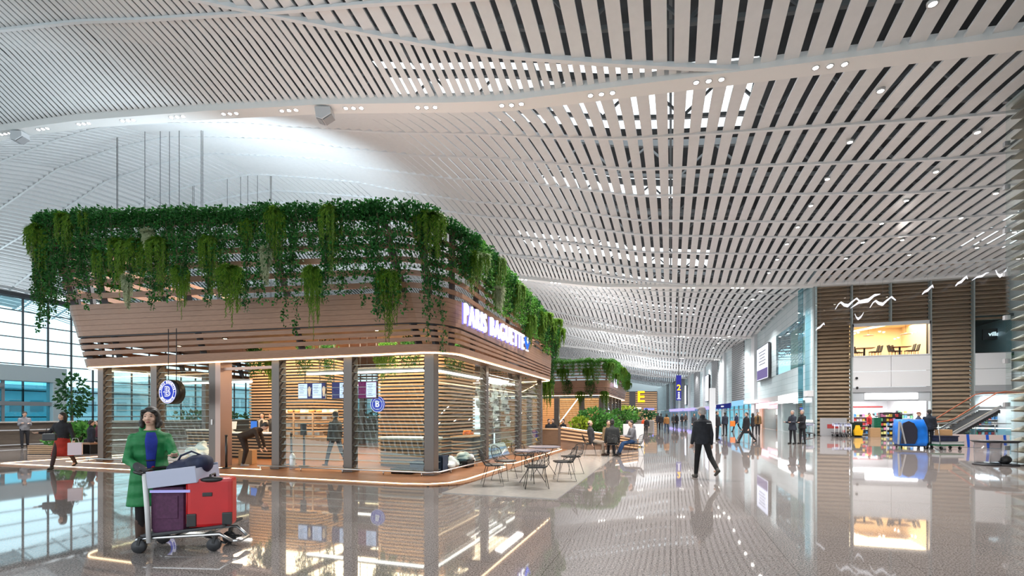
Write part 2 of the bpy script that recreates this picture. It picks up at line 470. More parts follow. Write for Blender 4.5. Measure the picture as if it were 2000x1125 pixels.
struct(rb.build('ceiling_roof', 'roof', None, fix=False), 'dark roof deck above the white slats', 'roof')
struct(tb.build('ceiling_truss', 'truss', None, fix=False), 'grey roof trusses seen between the slats', 'truss')

# ================================================================= FLOOR
fb = MB(); fb.quad((-66, -14, 0), (26, -14, 0), (26, 215, 0), (-66, 215, 0)); struct(fb.build('floor', 'floor', None, fix=False), 'polished grey granite floor of the hall', 'floor')
ob = MB(); ob.quad((-400, -200, -.6), (300, -200, -.6), (300, 500, -.6), (-400, 500, -.6))
M['fin'] = woodmat('fin_wood', (.40, .27, .18), (.30, .20, .13), 0, .5)
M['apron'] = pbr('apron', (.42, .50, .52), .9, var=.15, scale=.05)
struct(ob.build('ground_outside', 'apron', None, fix=False), 'pale concrete apron outside the windows', 'ground')

# ================================================================= LEFT WINDOW WALL
XW = -62.
wl = MB(); ZW = 13.3
yw = [4 + 2.07 * i for i in range(64)]
for y in yw: wl.bx(XW - .12, XW + .05, y - .06, y + .06, 0, ZW)
for j in range(11): wl.bx(XW - .08, XW + .03, yw[0], yw[-1], j * 1.33 - .05, j * 1.33 + .05)
win = struct(wl.build('window_1', 'rib', None), 'tall curtain wall of large panes on the left of the hall', 'window')
gp = MB(); gp.quad((XW - .03, yw[0], 2.66), (XW - .03, yw[-1], 2.66), (XW - .03, yw[-1], ZW), (XW - .03, yw[0], ZW)); o = gp.build('glazing', 'winglass', win, fix=False); o['kind'] = 'structure'
gp = MB(); gp.quad((XW - .03, yw[0], 0), (XW - .03, yw[-1], 0), (XW - .03, yw[-1], 2.66), (XW - .03, yw[0], 2.66)); o = gp.build('glazing', 'wincyan', win, fix=False); o['kind'] = 'structure'
hd = MB(); hd.bx(XW - .6, XW + .4, yw[0], yw[-1], ZW, ZW + .4); struct(hd.build('trim_20', 'dark', None), 'dark head rail above the left curtain wall', 'trim')
# far end
fe = MB(); fe.bx(-66, 12, 206, 206.4, 0, 30); struct(fe.build('wall_back', 'panel', None), 'pale end wall far down the hall', 'wall')

# low wall with planting along the left
lw = MB(); lw.bx(-30.5, -30.2, 2, 70, 0, 1.18)
lowwall = struct(lw.build('wall_left', woodmat('low_wall_board', (.12, .095, .075), (.07, .055, .045), 1, .5, planks=None), None), 'low dark boarded wall below the left windows', 'low wall')
lt = MB(); lt.bx(-30.7, -30.05, 2, 70, 1.18, 1.24); o = lt.build('capping', 'tile', lowwall); o['kind'] = 'structure'
lr = MB(); lr.tube([(-30.05, 2, .82), (-30.05, 70, .82)], .035, 8); lr.tube([(-30.05, 2, .12), (-30.05, 70, .12)], .03, 8)
for y in range(3, 70, 3): lr.box((-30.12, y, .5), (.06, .05, .8))
o = lr.build('handrail', 'steel', lowwall); o['kind'] = 'structure'

# white gantry outside the low wall (left edge of the picture)
def gantry(y0, y1, x, h, label):
    t = thing('glazed_portal', label, 'portal', (x, (y0 + y1) / 2, 0)); L = (y1 - y0) / 2
    MB().bx(-.5, .5, -L, -L + 1.1, 0, h).build('column', 'panel', t, bevel=.04); MB().bx(-.5, .5, L - 1.1, L, 0, h).build('column', 'panel', t, bevel=.04)
    b = MB(); b.bx(-.55, .55, -L, L, h, h + 1.4); b.build('canopy', 'panel', t, bevel=.06)
    b = MB(); b.bx(-.3, .3, -L + 1.1, L - 1.1, h * .52, h * .6); b.bx(-.1, .1, -.1, .1, 0, h); b.build('crossbar', 'grey', t)
    b = MB(); b.bx(-.02, .02, -L + 1.1, L - 1.1, 0, h); b.build('glass_pane', 'wincyan', t)
    b = MB(); b.tube([(.7, -L + 1.3, h - .5), (.7, -.3, h - .5)], .25, 10); b.build('duct', 'pilaster', t)
    return t
gantry(22, 31, -56, 4.6, 'grey portal with a canopy in front of the left curtain wall')

# things outside seen through glass
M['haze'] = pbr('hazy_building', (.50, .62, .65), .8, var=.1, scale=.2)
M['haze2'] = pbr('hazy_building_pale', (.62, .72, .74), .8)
k = 0
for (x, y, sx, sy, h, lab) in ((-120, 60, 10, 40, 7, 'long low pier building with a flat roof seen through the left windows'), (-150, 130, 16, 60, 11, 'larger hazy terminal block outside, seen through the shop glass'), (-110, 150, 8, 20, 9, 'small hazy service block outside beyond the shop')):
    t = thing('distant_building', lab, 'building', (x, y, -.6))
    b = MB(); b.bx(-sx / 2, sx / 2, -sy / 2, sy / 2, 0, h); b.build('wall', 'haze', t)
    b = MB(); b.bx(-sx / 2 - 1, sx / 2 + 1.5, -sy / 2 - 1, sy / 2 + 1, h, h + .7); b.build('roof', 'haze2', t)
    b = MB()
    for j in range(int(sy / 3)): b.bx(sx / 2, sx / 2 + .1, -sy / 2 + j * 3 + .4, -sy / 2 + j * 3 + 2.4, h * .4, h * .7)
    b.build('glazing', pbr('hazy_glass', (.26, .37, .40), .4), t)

# ================================================================= RIGHT WALL (long side)
WP = [(1590, 36.3), (1493, 55.8), (1418, 80.), (1363, 121.), (1285, 198.)]
def wD(px):
    px = max(1285, min(1590, px))
    for (a, u), (b, v) in zip(WP, WP[1:]):
        if b <= px <= a:
            t = (px - a) / (b - a); return 1 / ((1 - t) / u + t / v)
def wp(px, z=0., back=0.):
    p = atD(px, wD(px), z); return p + Vector((back, 0, 0))
def strip(mb, p0, p1, z0, z1, th=.2, back=0.):
    a, b = wp(p0, 0, back), wp(p1, 0, back)
    vs = []
    for z in (z0, z1):
        vs += [(a.x, a.y, z), (b.x, b.y, z), (b.x + th, b.y, z), (a.x + th, a.y, z)]
    return mb.add(vs, [(3, 2, 1, 0), (4, 5, 6, 7), (0, 1, 5, 4), (1, 2, 6, 5), (2, 3, 7, 6), (3, 0, 4, 7)])
def latticemat():
    m, nt = newmat('dark_lattice'); out = N(nt, 'ShaderNodeOutputMaterial'); b = N(nt, 'ShaderNodeBsdfPrincipled'); nt.links.new(b.outputs[0], out.inputs[0])
    tc = N(nt, 'ShaderNodeTexCoord'); mp = N(nt, 'ShaderNodeMapping'); mp.inputs['Rotation'].default_value = (PI / 2, 0, PI / 2)
    cx = N(nt, 'ShaderNodeSeparateXYZ'); cm = N(nt, 'ShaderNodeCombineXYZ'); nt.links.new(tc.outputs['Object'], cx.inputs[0]); nt.links.new(cx.outputs[1], cm.inputs[0]); nt.links.new(cx.outputs[2], cm.inputs[1])
    br = N(nt, 'ShaderNodeTexBrick'); br.inputs['Scale'].default_value = 1.; br.inputs['Brick Width'].default_value = .9; br.inputs['Row Height'].default_value = .3; br.inputs['Mortar Size'].default_value = .08
    br.inputs['Color1'].default_value = (.035, .035, .04, 1); br.inputs['Color2'].default_value = (.05, .05, .055, 1); br.inputs['Mortar'].default_value = (.30, .30, .31, 1)
    nt.links.new(cm.outputs[0], br.inputs['Vector']); nt.links.new(br.outputs[0], b.inputs['Base Color']); b.inputs['Roughness'].default_value = .4
    return m
M['lattice'] = latticemat()
def gridmat():
    m, nt = newmat('pale_panel_grid'); out = N(nt, 'ShaderNodeOutputMaterial'); b = N(nt, 'ShaderNodeBsdfPrincipled'); nt.links.new(b.outputs[0], out.inputs[0])
    tc = N(nt, 'ShaderNodeTexCoord'); cx = N(nt, 'ShaderNodeSeparateXYZ'); cm = N(nt, 'ShaderNodeCombineXYZ'); nt.links.new(tc.outputs['Object'], cx.inputs[0]); nt.links.new(cx.outputs[1], cm.inputs[0]); nt.links.new(cx.outputs[2], cm.inputs[1])
    br = N(nt, 'ShaderNodeTexBrick', offset=0.); br.inputs['Scale'].default_value = 1.; br.inputs['Brick Width'].default_value = 2.2; br.inputs['Row Height'].default_value = .55; br.inputs['Mortar Size'].default_value = .02
    br.inputs['Color1'].default_value = (.52, .63, .66, 1); br.inputs['Color2'].default_value = (.57, .67, .70, 1); br.inputs['Mortar'].default_value = (.36, .46, .49, 1)
    nt.links.new(cm.outputs[0], br.inputs['Vector']); nt.links.new(br.outputs[0], b.inputs['Base Color']); b.inputs['Roughness'].default_value = .22
    return m
M['pgrid'] = gridmat()
ZB = 3.35
wr = MB()
strip(wr, 1590, 1572, 0, 12.4)
for a, b in ((1572, 1545), (1545, 1520), (1520, 1493), (1493, 1479)): strip(wr, a, b, ZB, 5.6); strip(wr, a, b, 9.6, 12.4)
strip(wr, 1516, 1479, 5.6, 9.6)
wallr = struct(wr.build('wall_right', 'pgrid', None), 'pale metal panelled long wall on the right of the hall', 'wall')
def wpart(p0, p1, z0, z1, mat, name, th=.2, back=0.):
    o = strip(MB(), p0, p1, z0, z1, th, back).build(name, mat, wallr, fix=True); o['kind'] = 'structure'; return o
wpart(1572, 1516, 5.6, 9.6, 'winglass', 'lounge_glass', .03)
wpart(1566, 1518, 5.6, 9.7, pbr('lounge_grey', (.16, .19, .18), .5, var=.4, scale=.6), 'lounge_backing', .1, 1.2)
wpart(1582, 1572.5, 0, 12.2, 'wincyan', 'corner_glass', .04, -.5)
for a, b in ((1479, 1473), (1418.5, 1415), (1379, 1376), (1348.3, 1346), (1328, 1326.6), (1312, 1311)): wpart(a, b, 0, 12.4, 'pilaster', 'pilaster', .5, -.35)
for a, b in ((1454, 1430.7), (1403, 1391), (1367, 1356), (1337.5, 1330), (1319, 1315), (1306, 1302)): wpart(a, b, ZB, 12.4, 'lattice', 'lattice_screen', .2, -.1)
pale = ((1473, 1454), (1430.7, 1418), (1415, 1403), (1391, 1379), (1376, 1367), (1356, 1348), (1346, 1337.5), (1330, 1319), (1315, 1306), (1302, 1285.5))
for a, b in pale: wpart(a, b, ZB, 12.4, 'pgrid', 'pale_panel')
for a, b in ((1590, 1545), (1545, 1493), (1493, 1454), (1454, 1418), (1418, 1390), (1390, 1363), (1363, 1330), (1330, 1300)): wpart(a, b, 2.95, 3.4, 'white', 'fascia_band', .5, -.45)
# glazed entrance zone under the band
wg = MB()
a = 1473
fr = MB()
while a > 1292:
    b = a - max(2.2, (a - 1280) * .055)
    strip(wg, a, b, 0, 2.95, .03); strip(fr, a, a - (a - b) * .09, 0, 2.95, .15, -.05); strip(fr, a, b, 2.25, 2.35, .1, -.03)
    a = b
o = wg.build('entrance_glazing', 'wincyan', wallr); o['kind'] = 'structure'
o = fr.build('entrance_frame', 'pilaster', wallr); o['kind'] = 'structure'

# ================================================================= RECESS ON THE RIGHT: louvred facade
YF = 41.6
def fx(px): return on_y(px, YF)[0]
def fz(py, px): return zat(py, on_y(px, YF)[1])
XF = [fx(p) for p in (1590, 1664, 1740, 1818, 1902, 1975)]
Z1, Z2, Z3, Z4 = 8.05, 5.85, 3.58, 3.2
facade = MB(); facade.bx(XF[0], XF[5], YF + .5, YF + .7, 8.4, 13)
facade.bx(XF[0], XF[1] - .02, YF + .5, YF + .7, 0, 8.4); facade.bx(XF[3] + .02, XF[4], YF + .5, YF + .7, 0, 8.4)
fac = struct(facade.build('wall_front', 'dark', None), 'brown louvred facade of the recess on the right', 'wall')
def fins(x0, x1, z0, z1, pitch=.29, horiz=True, name='louvre_panel'):
    b = MB(); n = max(1, round((z1 - z0) / pitch)); p = (z1 - z0) / n
    for i in range(n):
        z = z0 + i * p
        b.prism([(YF + .46, z + .015), (YF + .17, z + .03), (YF + .155, z + .07), (YF + .40, z + p + .01)], x1 - x0, axis=0, at=x0)
    o = b.build(name, 'fin', fac, fix=True); o['kind'] = 'structure'; return o
fins(XF[0] + .06, XF[1] - .06, 0, 12.2); fins(XF[1] + .06, XF[2] - .04, 8.25, 12.2); fins(XF[2] + .04, XF[3] - .06, 8.25, 12.2)
fins(XF[3] + .06, XF[4] - .05, 0, 12.2); fins(XF[4] + .05, XF[5], 8.1, 12.2)
for i, x in enumerate(XF[:5]):
    o = MB().bx(x - .04, x + .04, YF - .08, YF + .3, 8.2 if i == 2 else 0, 12.1).build('mullion', pbr('green_grey_mullion', (.30, .34, .34), .4), fac); o['kind'] = 'structure'
o = MB().bx(XF[0], XF[5], YF - .1, YF + .1, 11.75, 11.95).build('head_rail', 'pilaster', fac); o['kind'] = 'structure'
for a, b, z0, z1 in ((0, 1, 0, 11.7), (1, 2, 8.2, 11.7), (2, 3, 8.2, 11.7), (3, 4, 0, 11.7), (4, 5, 8.2, 11.7)):
    o = MB().quad((XF[a] + .06, YF - .05, z0), (XF[b] - .06, YF - .05, z0), (XF[b] - .06, YF - .05, z1), (XF[a] + .06, YF - .05, z1)).build('glass_pane', 'glass', fac, fix=False); o['kind'] = 'structure'
b = MB()
for x0, x1 in ((XF[1], XF[2]), (XF[2], XF[3]), (XF[4], XF[5])):
    for z0, z1 in ((Z3, Z3 + 1.13), (Z3 + 1.15, Z2 - .05)): b.bx(x0 + .01, x1 - .01, YF - .05, YF + .1, z0, z1)
o = b.build('white_panel', 'white', fac, bevel=.01); o['kind'] = 'structure'
o = MB().bx(XF[1], XF[3], YF - .1, YF + .2, Z4, Z3 - .02).bx(XF[4], XF[5], YF - .1, YF + .2, Z4, Z3 - .02).build('header_bar', 'grey', fac); o['kind'] = 'structure'
o = MB().bx(XF[1] + .05, XF[3] - .05, YF - .02, YF + .2, 2.55, Z4).build('shop_fascia', pbr('fascia_grey', (.42, .44, .46), .4), fac); o['kind'] = 'structure'
o = MB().bx(XF[1], XF[3], YF - .08, YF + .1, 8.0, 8.25).bx(XF[1], XF[1] + .1, YF - .08, YF + .1, Z2, 8.2).bx(XF[3] - .1, XF[3], YF - .08, YF + .1, Z2, 8.2).bx(XF[1], XF[3], YF - .08, YF + .1, Z2 - .06, Z2 + .03).build('window_frame', 'pilaster', fac); o['kind'] = 'structure'
# restaurant behind the upper window
M['cream'] = pbr('cream_plaster', (.84, .70, .48), .7)
rm = MB(); x0, x1 = XF[1] - 1.7, XF[4] - .4
rm.bx(x0, x1, YF + 10, YF + 10.2, Z2, 9.3); rm.bx(x0 - .2, x0, YF + .8, YF + 10, Z2, 9.3); rm.bx(x1, x1 + .2, YF + .8, YF + 10, Z2, 9.3); rm.bx(x0, x1, YF + .72, YF + 10, 9.3, 9.5)
struct(rm.build('wall_restaurant', 'cream', None), 'cream walls of the upstairs restaurant', 'wall')
struct(MB().bx(x0, x1, YF + .75, YF + 10, Z2 - .15, Z2).build('floor_restaurant', 'plank', None), 'wooden floor of the upstairs restaurant', 'floor')
cv_ = MB(); cv_.bx(x0, x1, YF + 2.2, YF + 2.5, 8.75, 8.95); cv_.beam((XF[1] + 1, YF + 9, 8.7), (XF[3] + 1, YF + 3.2, 9.0), .3, .1)
tag(cv_.build('cove_light', emis('cove', (1., .78, .48), 7.), None), 'warm cove light lines on the upstairs restaurant ceiling', 'light')
tag(MB().bx(XF[1] - 1, XF[3] - 2, YF + 9.7, YF + 9.9, Z2 + .8, Z2 + 1.55).build('lit_wall_panel', emis('cove2', (1., .86, .58), 3.5), None), 'glowing band on the back wall of the upstairs restaurant', 'light panel')
area('restaurant_light', ((XF[1] + XF[3]) / 2 + 1, YF + 5, 9.2), 7, 7, 1050, (1., .83, .58))
# dark upper room on the far right with a sign
struct(MB().bx(XF[4], XF[5] + 4, YF + 5, YF + 5.2, Z2, 9).bx(XF[4], XF[5] + 4, YF + .3, YF + 5, Z2 - .2, Z2).bx(XF[4], XF[5] + 4, YF + .3, YF + 5, 8.3, 8.5).build('wall_lounge', pbr('deep_green', (.012, .035, .035), .6), None), 'dark green upstairs lounge', 'wall')
o = MB().quad((XF[4] + .06, YF - .05, Z2), (XF[5], YF - .05, Z2), (XF[5], YF - .05, 8.1), (XF[4] + .06, YF - .05, 8.1)).build('glass_pane', 'winglass', fac, fix=False); o['kind'] = 'structure'
sg = thing('lounge_sign', 'glowing white lounge lettering in the dark upper window', 'sign', (on_y(1950, YF + 2)[0], YF + 2, zat(652, on_y(1950, YF + 2)[1])))
text('villa de', .40, 'text', (0, 0, 0), parent=sg, bold=.008)
MB().box((.1, .1, 0), (1.9, .1, .8)).build('backing', 'dark', sg)
# shop interior
ws = MB(); x0, x1 = XF[1] - .5, XF[3] + .3
ws.bx(x0, x1, YF + 8, YF + 8.2, 0, 3.4); ws.bx(x0 - .2, x0, YF + .8, YF + 8, 0, 3.4); ws.bx(x1, x1 + .2, YF + .8, YF + 8, 0, 3.4); ws.bx(x0, x1, YF + .5, YF + 8, 3.0, 3.2)
struct(ws.build('wall_shop', 'white', None), 'white walls of the convenience shop', 'wall')
area('shop_light', ((x0 + x1) / 2, YF + 3.5, 2.95), 4.5, 5, 900, (.95, .97, 1.))
ws2 = MB(); x2, x3 = XF[4] - .5, XF[5] + 3
ws2.bx(x2, x3, YF + 5, YF + 5.2, 0, 3.4); ws2.bx(x2 - .2, x2, YF + .8, YF + 5, 0, 3.4); ws2.bx(x2, x3, YF + .5, YF + 5, 3.0, 3.2)
struct(ws2.build('wall_store', 'white', None), 'white walls of the second shop behind the escalator', 'wall')
area('store_light', ((x2 + x3) / 2, YF + 2.5, 2.95), 4, 3, 350, (.95, .97, 1.))
# near block on the right edge
nb = MB(); nb.bx(10.9, 22.4, -2, 19.85, 0, 11.9); near = struct(nb.build('wall_near', 'dark', None), 'dark block at the right edge behind glass and wooden louvres', 'wall')
b = MB(); n = 36; p = 11.7 / n
for i in range(n):
    z = i * p; b.prism([(10.9, z + .02), (10.45, z + .05), (10.43, z + .09), (10.9, z + p)], 21.55, axis=1, at=-1.7)
o = b.build('louvre_panel', woodmat('near_fin', (.20, .165, .115), (.14, .115, .08), 1, .55), near); o['kind'] = 'structure'
o = MB().bx(10.28, 10.3, -1.7, 19.8, .05, 11.85).build('glass_pane', 'glass', near); o['kind'] = 'structure'
b = MB()
for z in [.5 + 1.4 * i for i in range(9)]: b.box((10.29, 19.78, z), (.14, .12, .14))
o = b.build('glass_clamp', 'grey', near); o['kind'] = 'structure'
struct(MB().bx(22.2, 22.5, 19, 47, 0, 13).build('wall_side', 'panel', None), 'pale side wall of the recess', 'wall')
# slatted E block at the far end
xe0, xe1 = atD(1208, 100).x, atD(1283.5, 100).x; ye = atD(1245, 100).y
eb = MB(); eb.bx(xe0, xe1, ye, ye + 5, 0, 6.4); ebo = struct(eb.build('wall_screen', 'dark', None), 'slatted wooden check-in block marked E far down the hall', 'wall')
b = MB()
for i in range(17): b.bx(xe0, xe1, ye - .12, ye, .1 + i * .37, .3 + i * .37)
o = b.build('slat_cladding', 'warmwood', ebo); o['kind'] = 'structure'
o = MB().bx(atD(1229, 100).x, atD(1241, 100).x, ye - .3, ye, 0, 6.4).build('column', 'rib', ebo); o['kind'] = 'structure'
# ================================================================= KIOSKS
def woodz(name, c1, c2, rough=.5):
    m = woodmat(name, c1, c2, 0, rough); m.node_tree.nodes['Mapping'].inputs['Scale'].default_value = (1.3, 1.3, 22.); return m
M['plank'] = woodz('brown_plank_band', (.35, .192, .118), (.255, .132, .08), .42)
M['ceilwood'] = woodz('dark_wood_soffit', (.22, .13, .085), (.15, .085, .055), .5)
M['warmwood'] = woodz('warm_batten', (.66, .42, .24), (.50, .30, .16), .5)
M['blind'] = pbr('dark_backing', (.035, .025, .02), .7)

M['gedge'] = pbr('glass_edge', (.42, .52, .49), .25)
def rrect(x0, x1, y0, y1, r, nc=8, ns=10):
    P = []
    for (cx, cy, a0) in ((x1 - r, y0 + r, -PI / 2), (x1 - r, y1 - r, 0), (x0 + r, y1 - r, PI / 2), (x0 + r, y0 + r, PI)):
        arc = [(cx + r * math.cos(a0 + PI / 2 * i / nc), cy + r * math.sin(a0 + PI / 2 * i / nc)) for i in range(nc + 1)]
        if P:
            a, b = P[-1], arc[0]; P += [(a[0] + (b[0] - a[0]) * i / ns, a[1] + (b[1] - a[1]) * i / ns) for i in range(1, ns)]
        P += arc
    a, b = P[-1], P[0]; P += [(a[0] + (b[0] - a[0]) * i / ns, a[1] + (b[1] - a[1]) * i / ns) for i in range(1, ns)]
    return P

class Shell:
    def __init__(s, a, b, z0, ztop, r0, r1):
        s.R0 = rrect(*a, r0); s.R1 = rrect(*b, r1); s.z0 = z0; s.zt = ztop; s.n = len(s.R0)
    def P(s, i, t, out=0.):
        i %= s.n; a, b = s.R0[i], s.R1[i]; x = a[0] + (b[0] - a[0]) * t; y = a[1] + (b[1] - a[1]) * t
        z = s.z0 + t * (s.zt(*b) - s.z0)
        if out:
            p, q = s.R0[(i - 1) % s.n], s.R0[(i + 1) % s.n]; d = Vector((q[1] - p[1], p[0] - q[0])).normalized(); x += d.x * out; y += d.y * out
        return Vector((x, y, z))
    def band(s, mb, t0, t1, th=.045, off=0.):
        rings = [[s.P(i, t0, off - th), s.P(i, t0, off), s.P(i, t1, off), s.P(i, t1, off - th)] for i in range(s.n)]
        return mb.loft(rings, smooth=False, closed=True)
    def rim(s, spacing):                       # points evenly along the top edge with outward normal
        pts = [s.P(i, 1.) for i in range(s.n + 1)]; acc = 0.; out = []; nxt = 0.
        for i in range(s.n):
            a, b = pts[i], pts[i + 1]; L = (b - a).length
            while nxt <= acc + L:
                t = (nxt - acc) / L; p = a.lerp(b, t); d = (b - a).normalized(); out.append((p, Vector((d.y, -d.x, 0)))); nxt += spacing
            acc += L
        return out

def zt1(x, y): return 6.3 - .107 * (x + 5) - .075 * (y - 10)
S1 = Shell((-18.9, -5.15, 10.75, 22.), (-20.2, -4.95, 9.95, 22.4), 3.15, zt1, .85, 1.7)
K1 = thing('cafe_kiosk', 'large timber cafe kiosk with flared slatted crown, louvred glass walls and hanging greenery', 'kiosk')
def shell_parts(S, K, rows_up=6, detail=True):
    b = MB(); S.band(b, 0., .055, .06)
    for t in (.078, .122, .166): S.band(b, t, t + .028, .05)
    b.build('lower_slat', 'plank', K, fix=True)
    b = MB(); n = 6
    for i in range(n): t = .212 + i * .036; S.band(b, t, t + .0345, .05)
    b.build('fascia_plank', 'plank', K, fix=True)
    b = MB(); S.band(b, .205, .43, .03, -.06); b.build('fascia_backing', 'rib', K)
    b = MB()
    for t in (.465, .555, .645, .735, .825, .93): S.band(b, t, t + .036, .05)
    b.build('upper_slat', 'plank', K, fix=True)
    for i in range(0, S.n, 3 if detail else 5):
        b = MB(); b.beam(S.P(i, .02, -.16), S.P(i, 1., -.14), .1, .16); b.build('rib', 'rib', K)
    b = MB(); pts = [S.P(i, 0., -.05) + Vector((0, 0, -.03)) for i in range(S.n)]; b.tube(pts, .02, 6, closed=True); b.build('soffit_light', 'led', K)
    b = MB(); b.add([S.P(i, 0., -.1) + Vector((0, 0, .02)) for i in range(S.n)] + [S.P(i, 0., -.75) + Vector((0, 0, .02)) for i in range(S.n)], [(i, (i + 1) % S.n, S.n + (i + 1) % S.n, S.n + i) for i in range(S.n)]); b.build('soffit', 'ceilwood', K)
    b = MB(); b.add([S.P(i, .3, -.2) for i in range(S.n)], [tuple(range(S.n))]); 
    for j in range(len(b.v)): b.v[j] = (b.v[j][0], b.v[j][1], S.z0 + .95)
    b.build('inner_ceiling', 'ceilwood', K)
shell_parts(S1, K1)
for i in range(7):                                # rafters through the open crown
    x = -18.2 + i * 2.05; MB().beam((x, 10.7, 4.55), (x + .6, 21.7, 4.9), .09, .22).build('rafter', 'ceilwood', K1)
PXS = [-17.96, -15.51, -13.06, -10.69, -8.25, -5.81]; PYS = [11.1, 14.8, 18.5, 21.85]
def post(x, y, K, h=3.2, w=.27): MB().bx(x - w / 2, x + w / 2, y - w / 2, y + w / 2, 0, h).bx(x - w / 2 - .03, x + w / 2 + .03, y - w / 2 - .03, y + w / 2 + .03, 0.03, .1).build('post', 'post', K, bevel=.012)
for x in PXS: post(x, 11.1, K1)
for y in PYS[1:]: post(-5.81, y, K1, w=.22); post(-17.96, y, K1, w=.22)
for x in PXS[1:5]: post(x, 21.85, K1, w=.22)
def louvre(a, b, K, n=15, z0=.14, z1=3.1, clip=True):
    a, b = Vector(a), Vector(b); d = (b - a); L = d.length; d.normalize(); nrm = Vector((d.y, -d.x, 0)); a = a + d * .17; b = b - d * .17
    g = MB(); ed = MB(); cs = [MB(), MB()]; h = (z1 - z0) / n
    for i in range(n):
        z = z0 + i * h; lo = nrm * .06; hi = nrm * -.02
        p = [a + lo + Vector((0, 0, z)), b + lo + Vector((0, 0, z)), b + hi + Vector((0, 0, z + h * 1.08)), a + hi + Vector((0, 0, z + h * 1.08))]
        q = [v + nrm * .008 for v in p]; g.add(p + q, [(0, 1, 2, 3), (7, 6, 5, 4), (0, 4, 5, 1), (3, 2, 6, 7)])
        ed.beam(p[0] + nrm * .004, p[1] + nrm * .004, .012, .009)
        if clip:
            for e, s_, c in ((a, 1, cs[0]), (b, -1, cs[1])):
                u = e - d * s_ * .03
                c.beam(u + nrm * .10 + Vector((0, 0, z + .02)), u - nrm * .03 + Vector((0, 0, z + h * .95)), .07, .05)
    g.build('louvre_glass', 'louvre', K, fix=False); ed.build('louvre_edge', 'gedge', K, fix=False)
    if clip:
        for c in cs: c.build('louvre_clip_rail', 'post', K, fix=False)
for i in (0, 1, 3, 4): louvre((PXS[i], 11.1, 0), (PXS[i + 1], 11.1, 0), K1)
for i in range(3): louvre((-5.81, PYS[i], 0), (-5.81, PYS[i + 1], 0), K1)
for i in range(3): louvre((-17.96, PYS[i + 1], 0), (-17.96, PYS[i], 0), K1, clip=False)
for i in range(5): louvre((PXS[i + 1], 21.85, 0), (PXS[i], 21.85, 0), K1, clip=(i in (0, 1)))
df = MB(); df.bx(-12.92, -12.72, 10.95, 11.35, 0, 3.15); df.bx(-12.9, -10.85, 11.05, 11.15, 2.9, 2.98); df.build('door_frame', pbr('bronze_jamb', (.40, .28, .24), .35, metal=.4), K1)
MB().box((-13.06, 10.955, 1.35), (.06, .02, .16)).build('switch_plate', 'white', K1)
rl = MB(); rl.tube([(-11.1, 10.75, .13), (-5.75, 10.75, .13), (-5.5, 10.9, .13), (-5.5, 18.4, .13)], .022, 8)
for x in (-11, -9.6, -8.25, -7, -5.9): rl.cyl((x, 10.75, .03), (x, 10.75, .13), .015, 6)
for y in (11.6, 13.4, 15.2, 17): rl.cyl((-5.5, y, .03), (-5.5, y, .13), .015, 6)
rl.tube([(-18.3, 10.75, .13), (-13.4, 10.75, .13)], .022, 8)
for x in (-18.2, -16.6, -15, -13.5): rl.cyl((x, 10.75, .03), (x, 10.75, .13), .015, 6)
rl.build('kick_rail', 'steel', K1)
# deck and its floor lights
dk = [(-20.6, 9.25), (-5.6, 9.25), (-4.9, 9.4), (-4.45, 9.85), (-4.35, 10.6), (-4.35, 22.9), (-20.6, 22.9)]
struct(MB().prism(dk, .03, 2, 0.).build('floor_deck', 'deck', None), 'brown boarded deck around the cafe kiosk', 'deck')
def led(pts, w=.055, z=.03, mat='led'):
    b = MB()
    for p, q in zip(pts, pts[1:]): b.beam((p[0], p[1], z + .004), (q[0], q[1], z + .004), w, .008)
    return b
def ledthing(pts, label, w=.055):
    return tag(led(pts, w).build('floor_light_strip', 'led', None), label, 'light strip')
ledthing([(-19.9, 13.2), (-20.2, 9.75), (-20.1, 9.5), (-5.7, 9.5), (-5.1, 9.62), (-4.75, 9.95), (-4.62, 10.6), (-4.62, 13.4), (-5.0, 13.9)], 'long warm light strip set along the outer front edge of the kiosk deck', .06)
ledthing([(-18.9, 14.), (-18.9, 10.55), (-13.3, 10.55)], 'short inner warm light strip at the left front of the kiosk deck', .05)
ledthing([(-12.6, 10.7), (-10.95, 10.7)], 'small light strip across the kiosk doorway', .05)
ledthing([(-10.5, 11.45), (-6.1, 11.45)], 'warm light strip on the floor just inside the kiosk front glass', .05)
ledthing([(-5.2, 14.1), (-4.7, 14.6), (-4.62, 21.5), (-5.1, 21.9)], 'rear warm light strip on the deck past the wire chairs', .06)
struct(MB().bx(-4.35, -2.0, 8.75, 24., 0, .012).build('floor_terrace', 'tile', None), 'pale tiled terrace beside the kiosk deck', 'floor')
# suspension cables
for i, (px, y) in enumerate([(p, 22.1) for p in (228, 230, 283, 313, 331, 350, 393, 396)] + [(p, 30.25) for p in (376, 379, 444, 470, 484, 503, 528, 530)]):
    x, D = on_y(px, y); zz = zt1(x, y) - 2.4 if y < 25 else 5.6
    tag(MB().cyl((x, y, zz), (x, y, zc(x, y) + .05), .017, 6).build('suspension_cable', 'rib', None), 'thin dark vertical cable hanging from the slatted ceiling to the kiosk crown' if y < 25 else 'thin dark cable hanging further back, behind the crown of the near kiosk', 'cable', 'kiosk suspension cables' if y < 25 else 'rear suspension cables')
xa, xb = on_y(370, 30.25)[0], on_y(536, 30.25)[0]
t = thing('hanging_truss', 'dark frame hung on cables behind the near kiosk crown', 'truss', (0, 30.25, 5.5)); MB().bx(xa, xb, -.1, .1, 0, .1).bx(xa, xb, -.1, .1, -.5, -.4).build('rail', 'rib', t); MB().bx(xa, xa + .1, -.1, .1, -.5, .1).bx(xb - .1, xb, -.1, .1, -.5, .1).build('stile', 'rib', t)
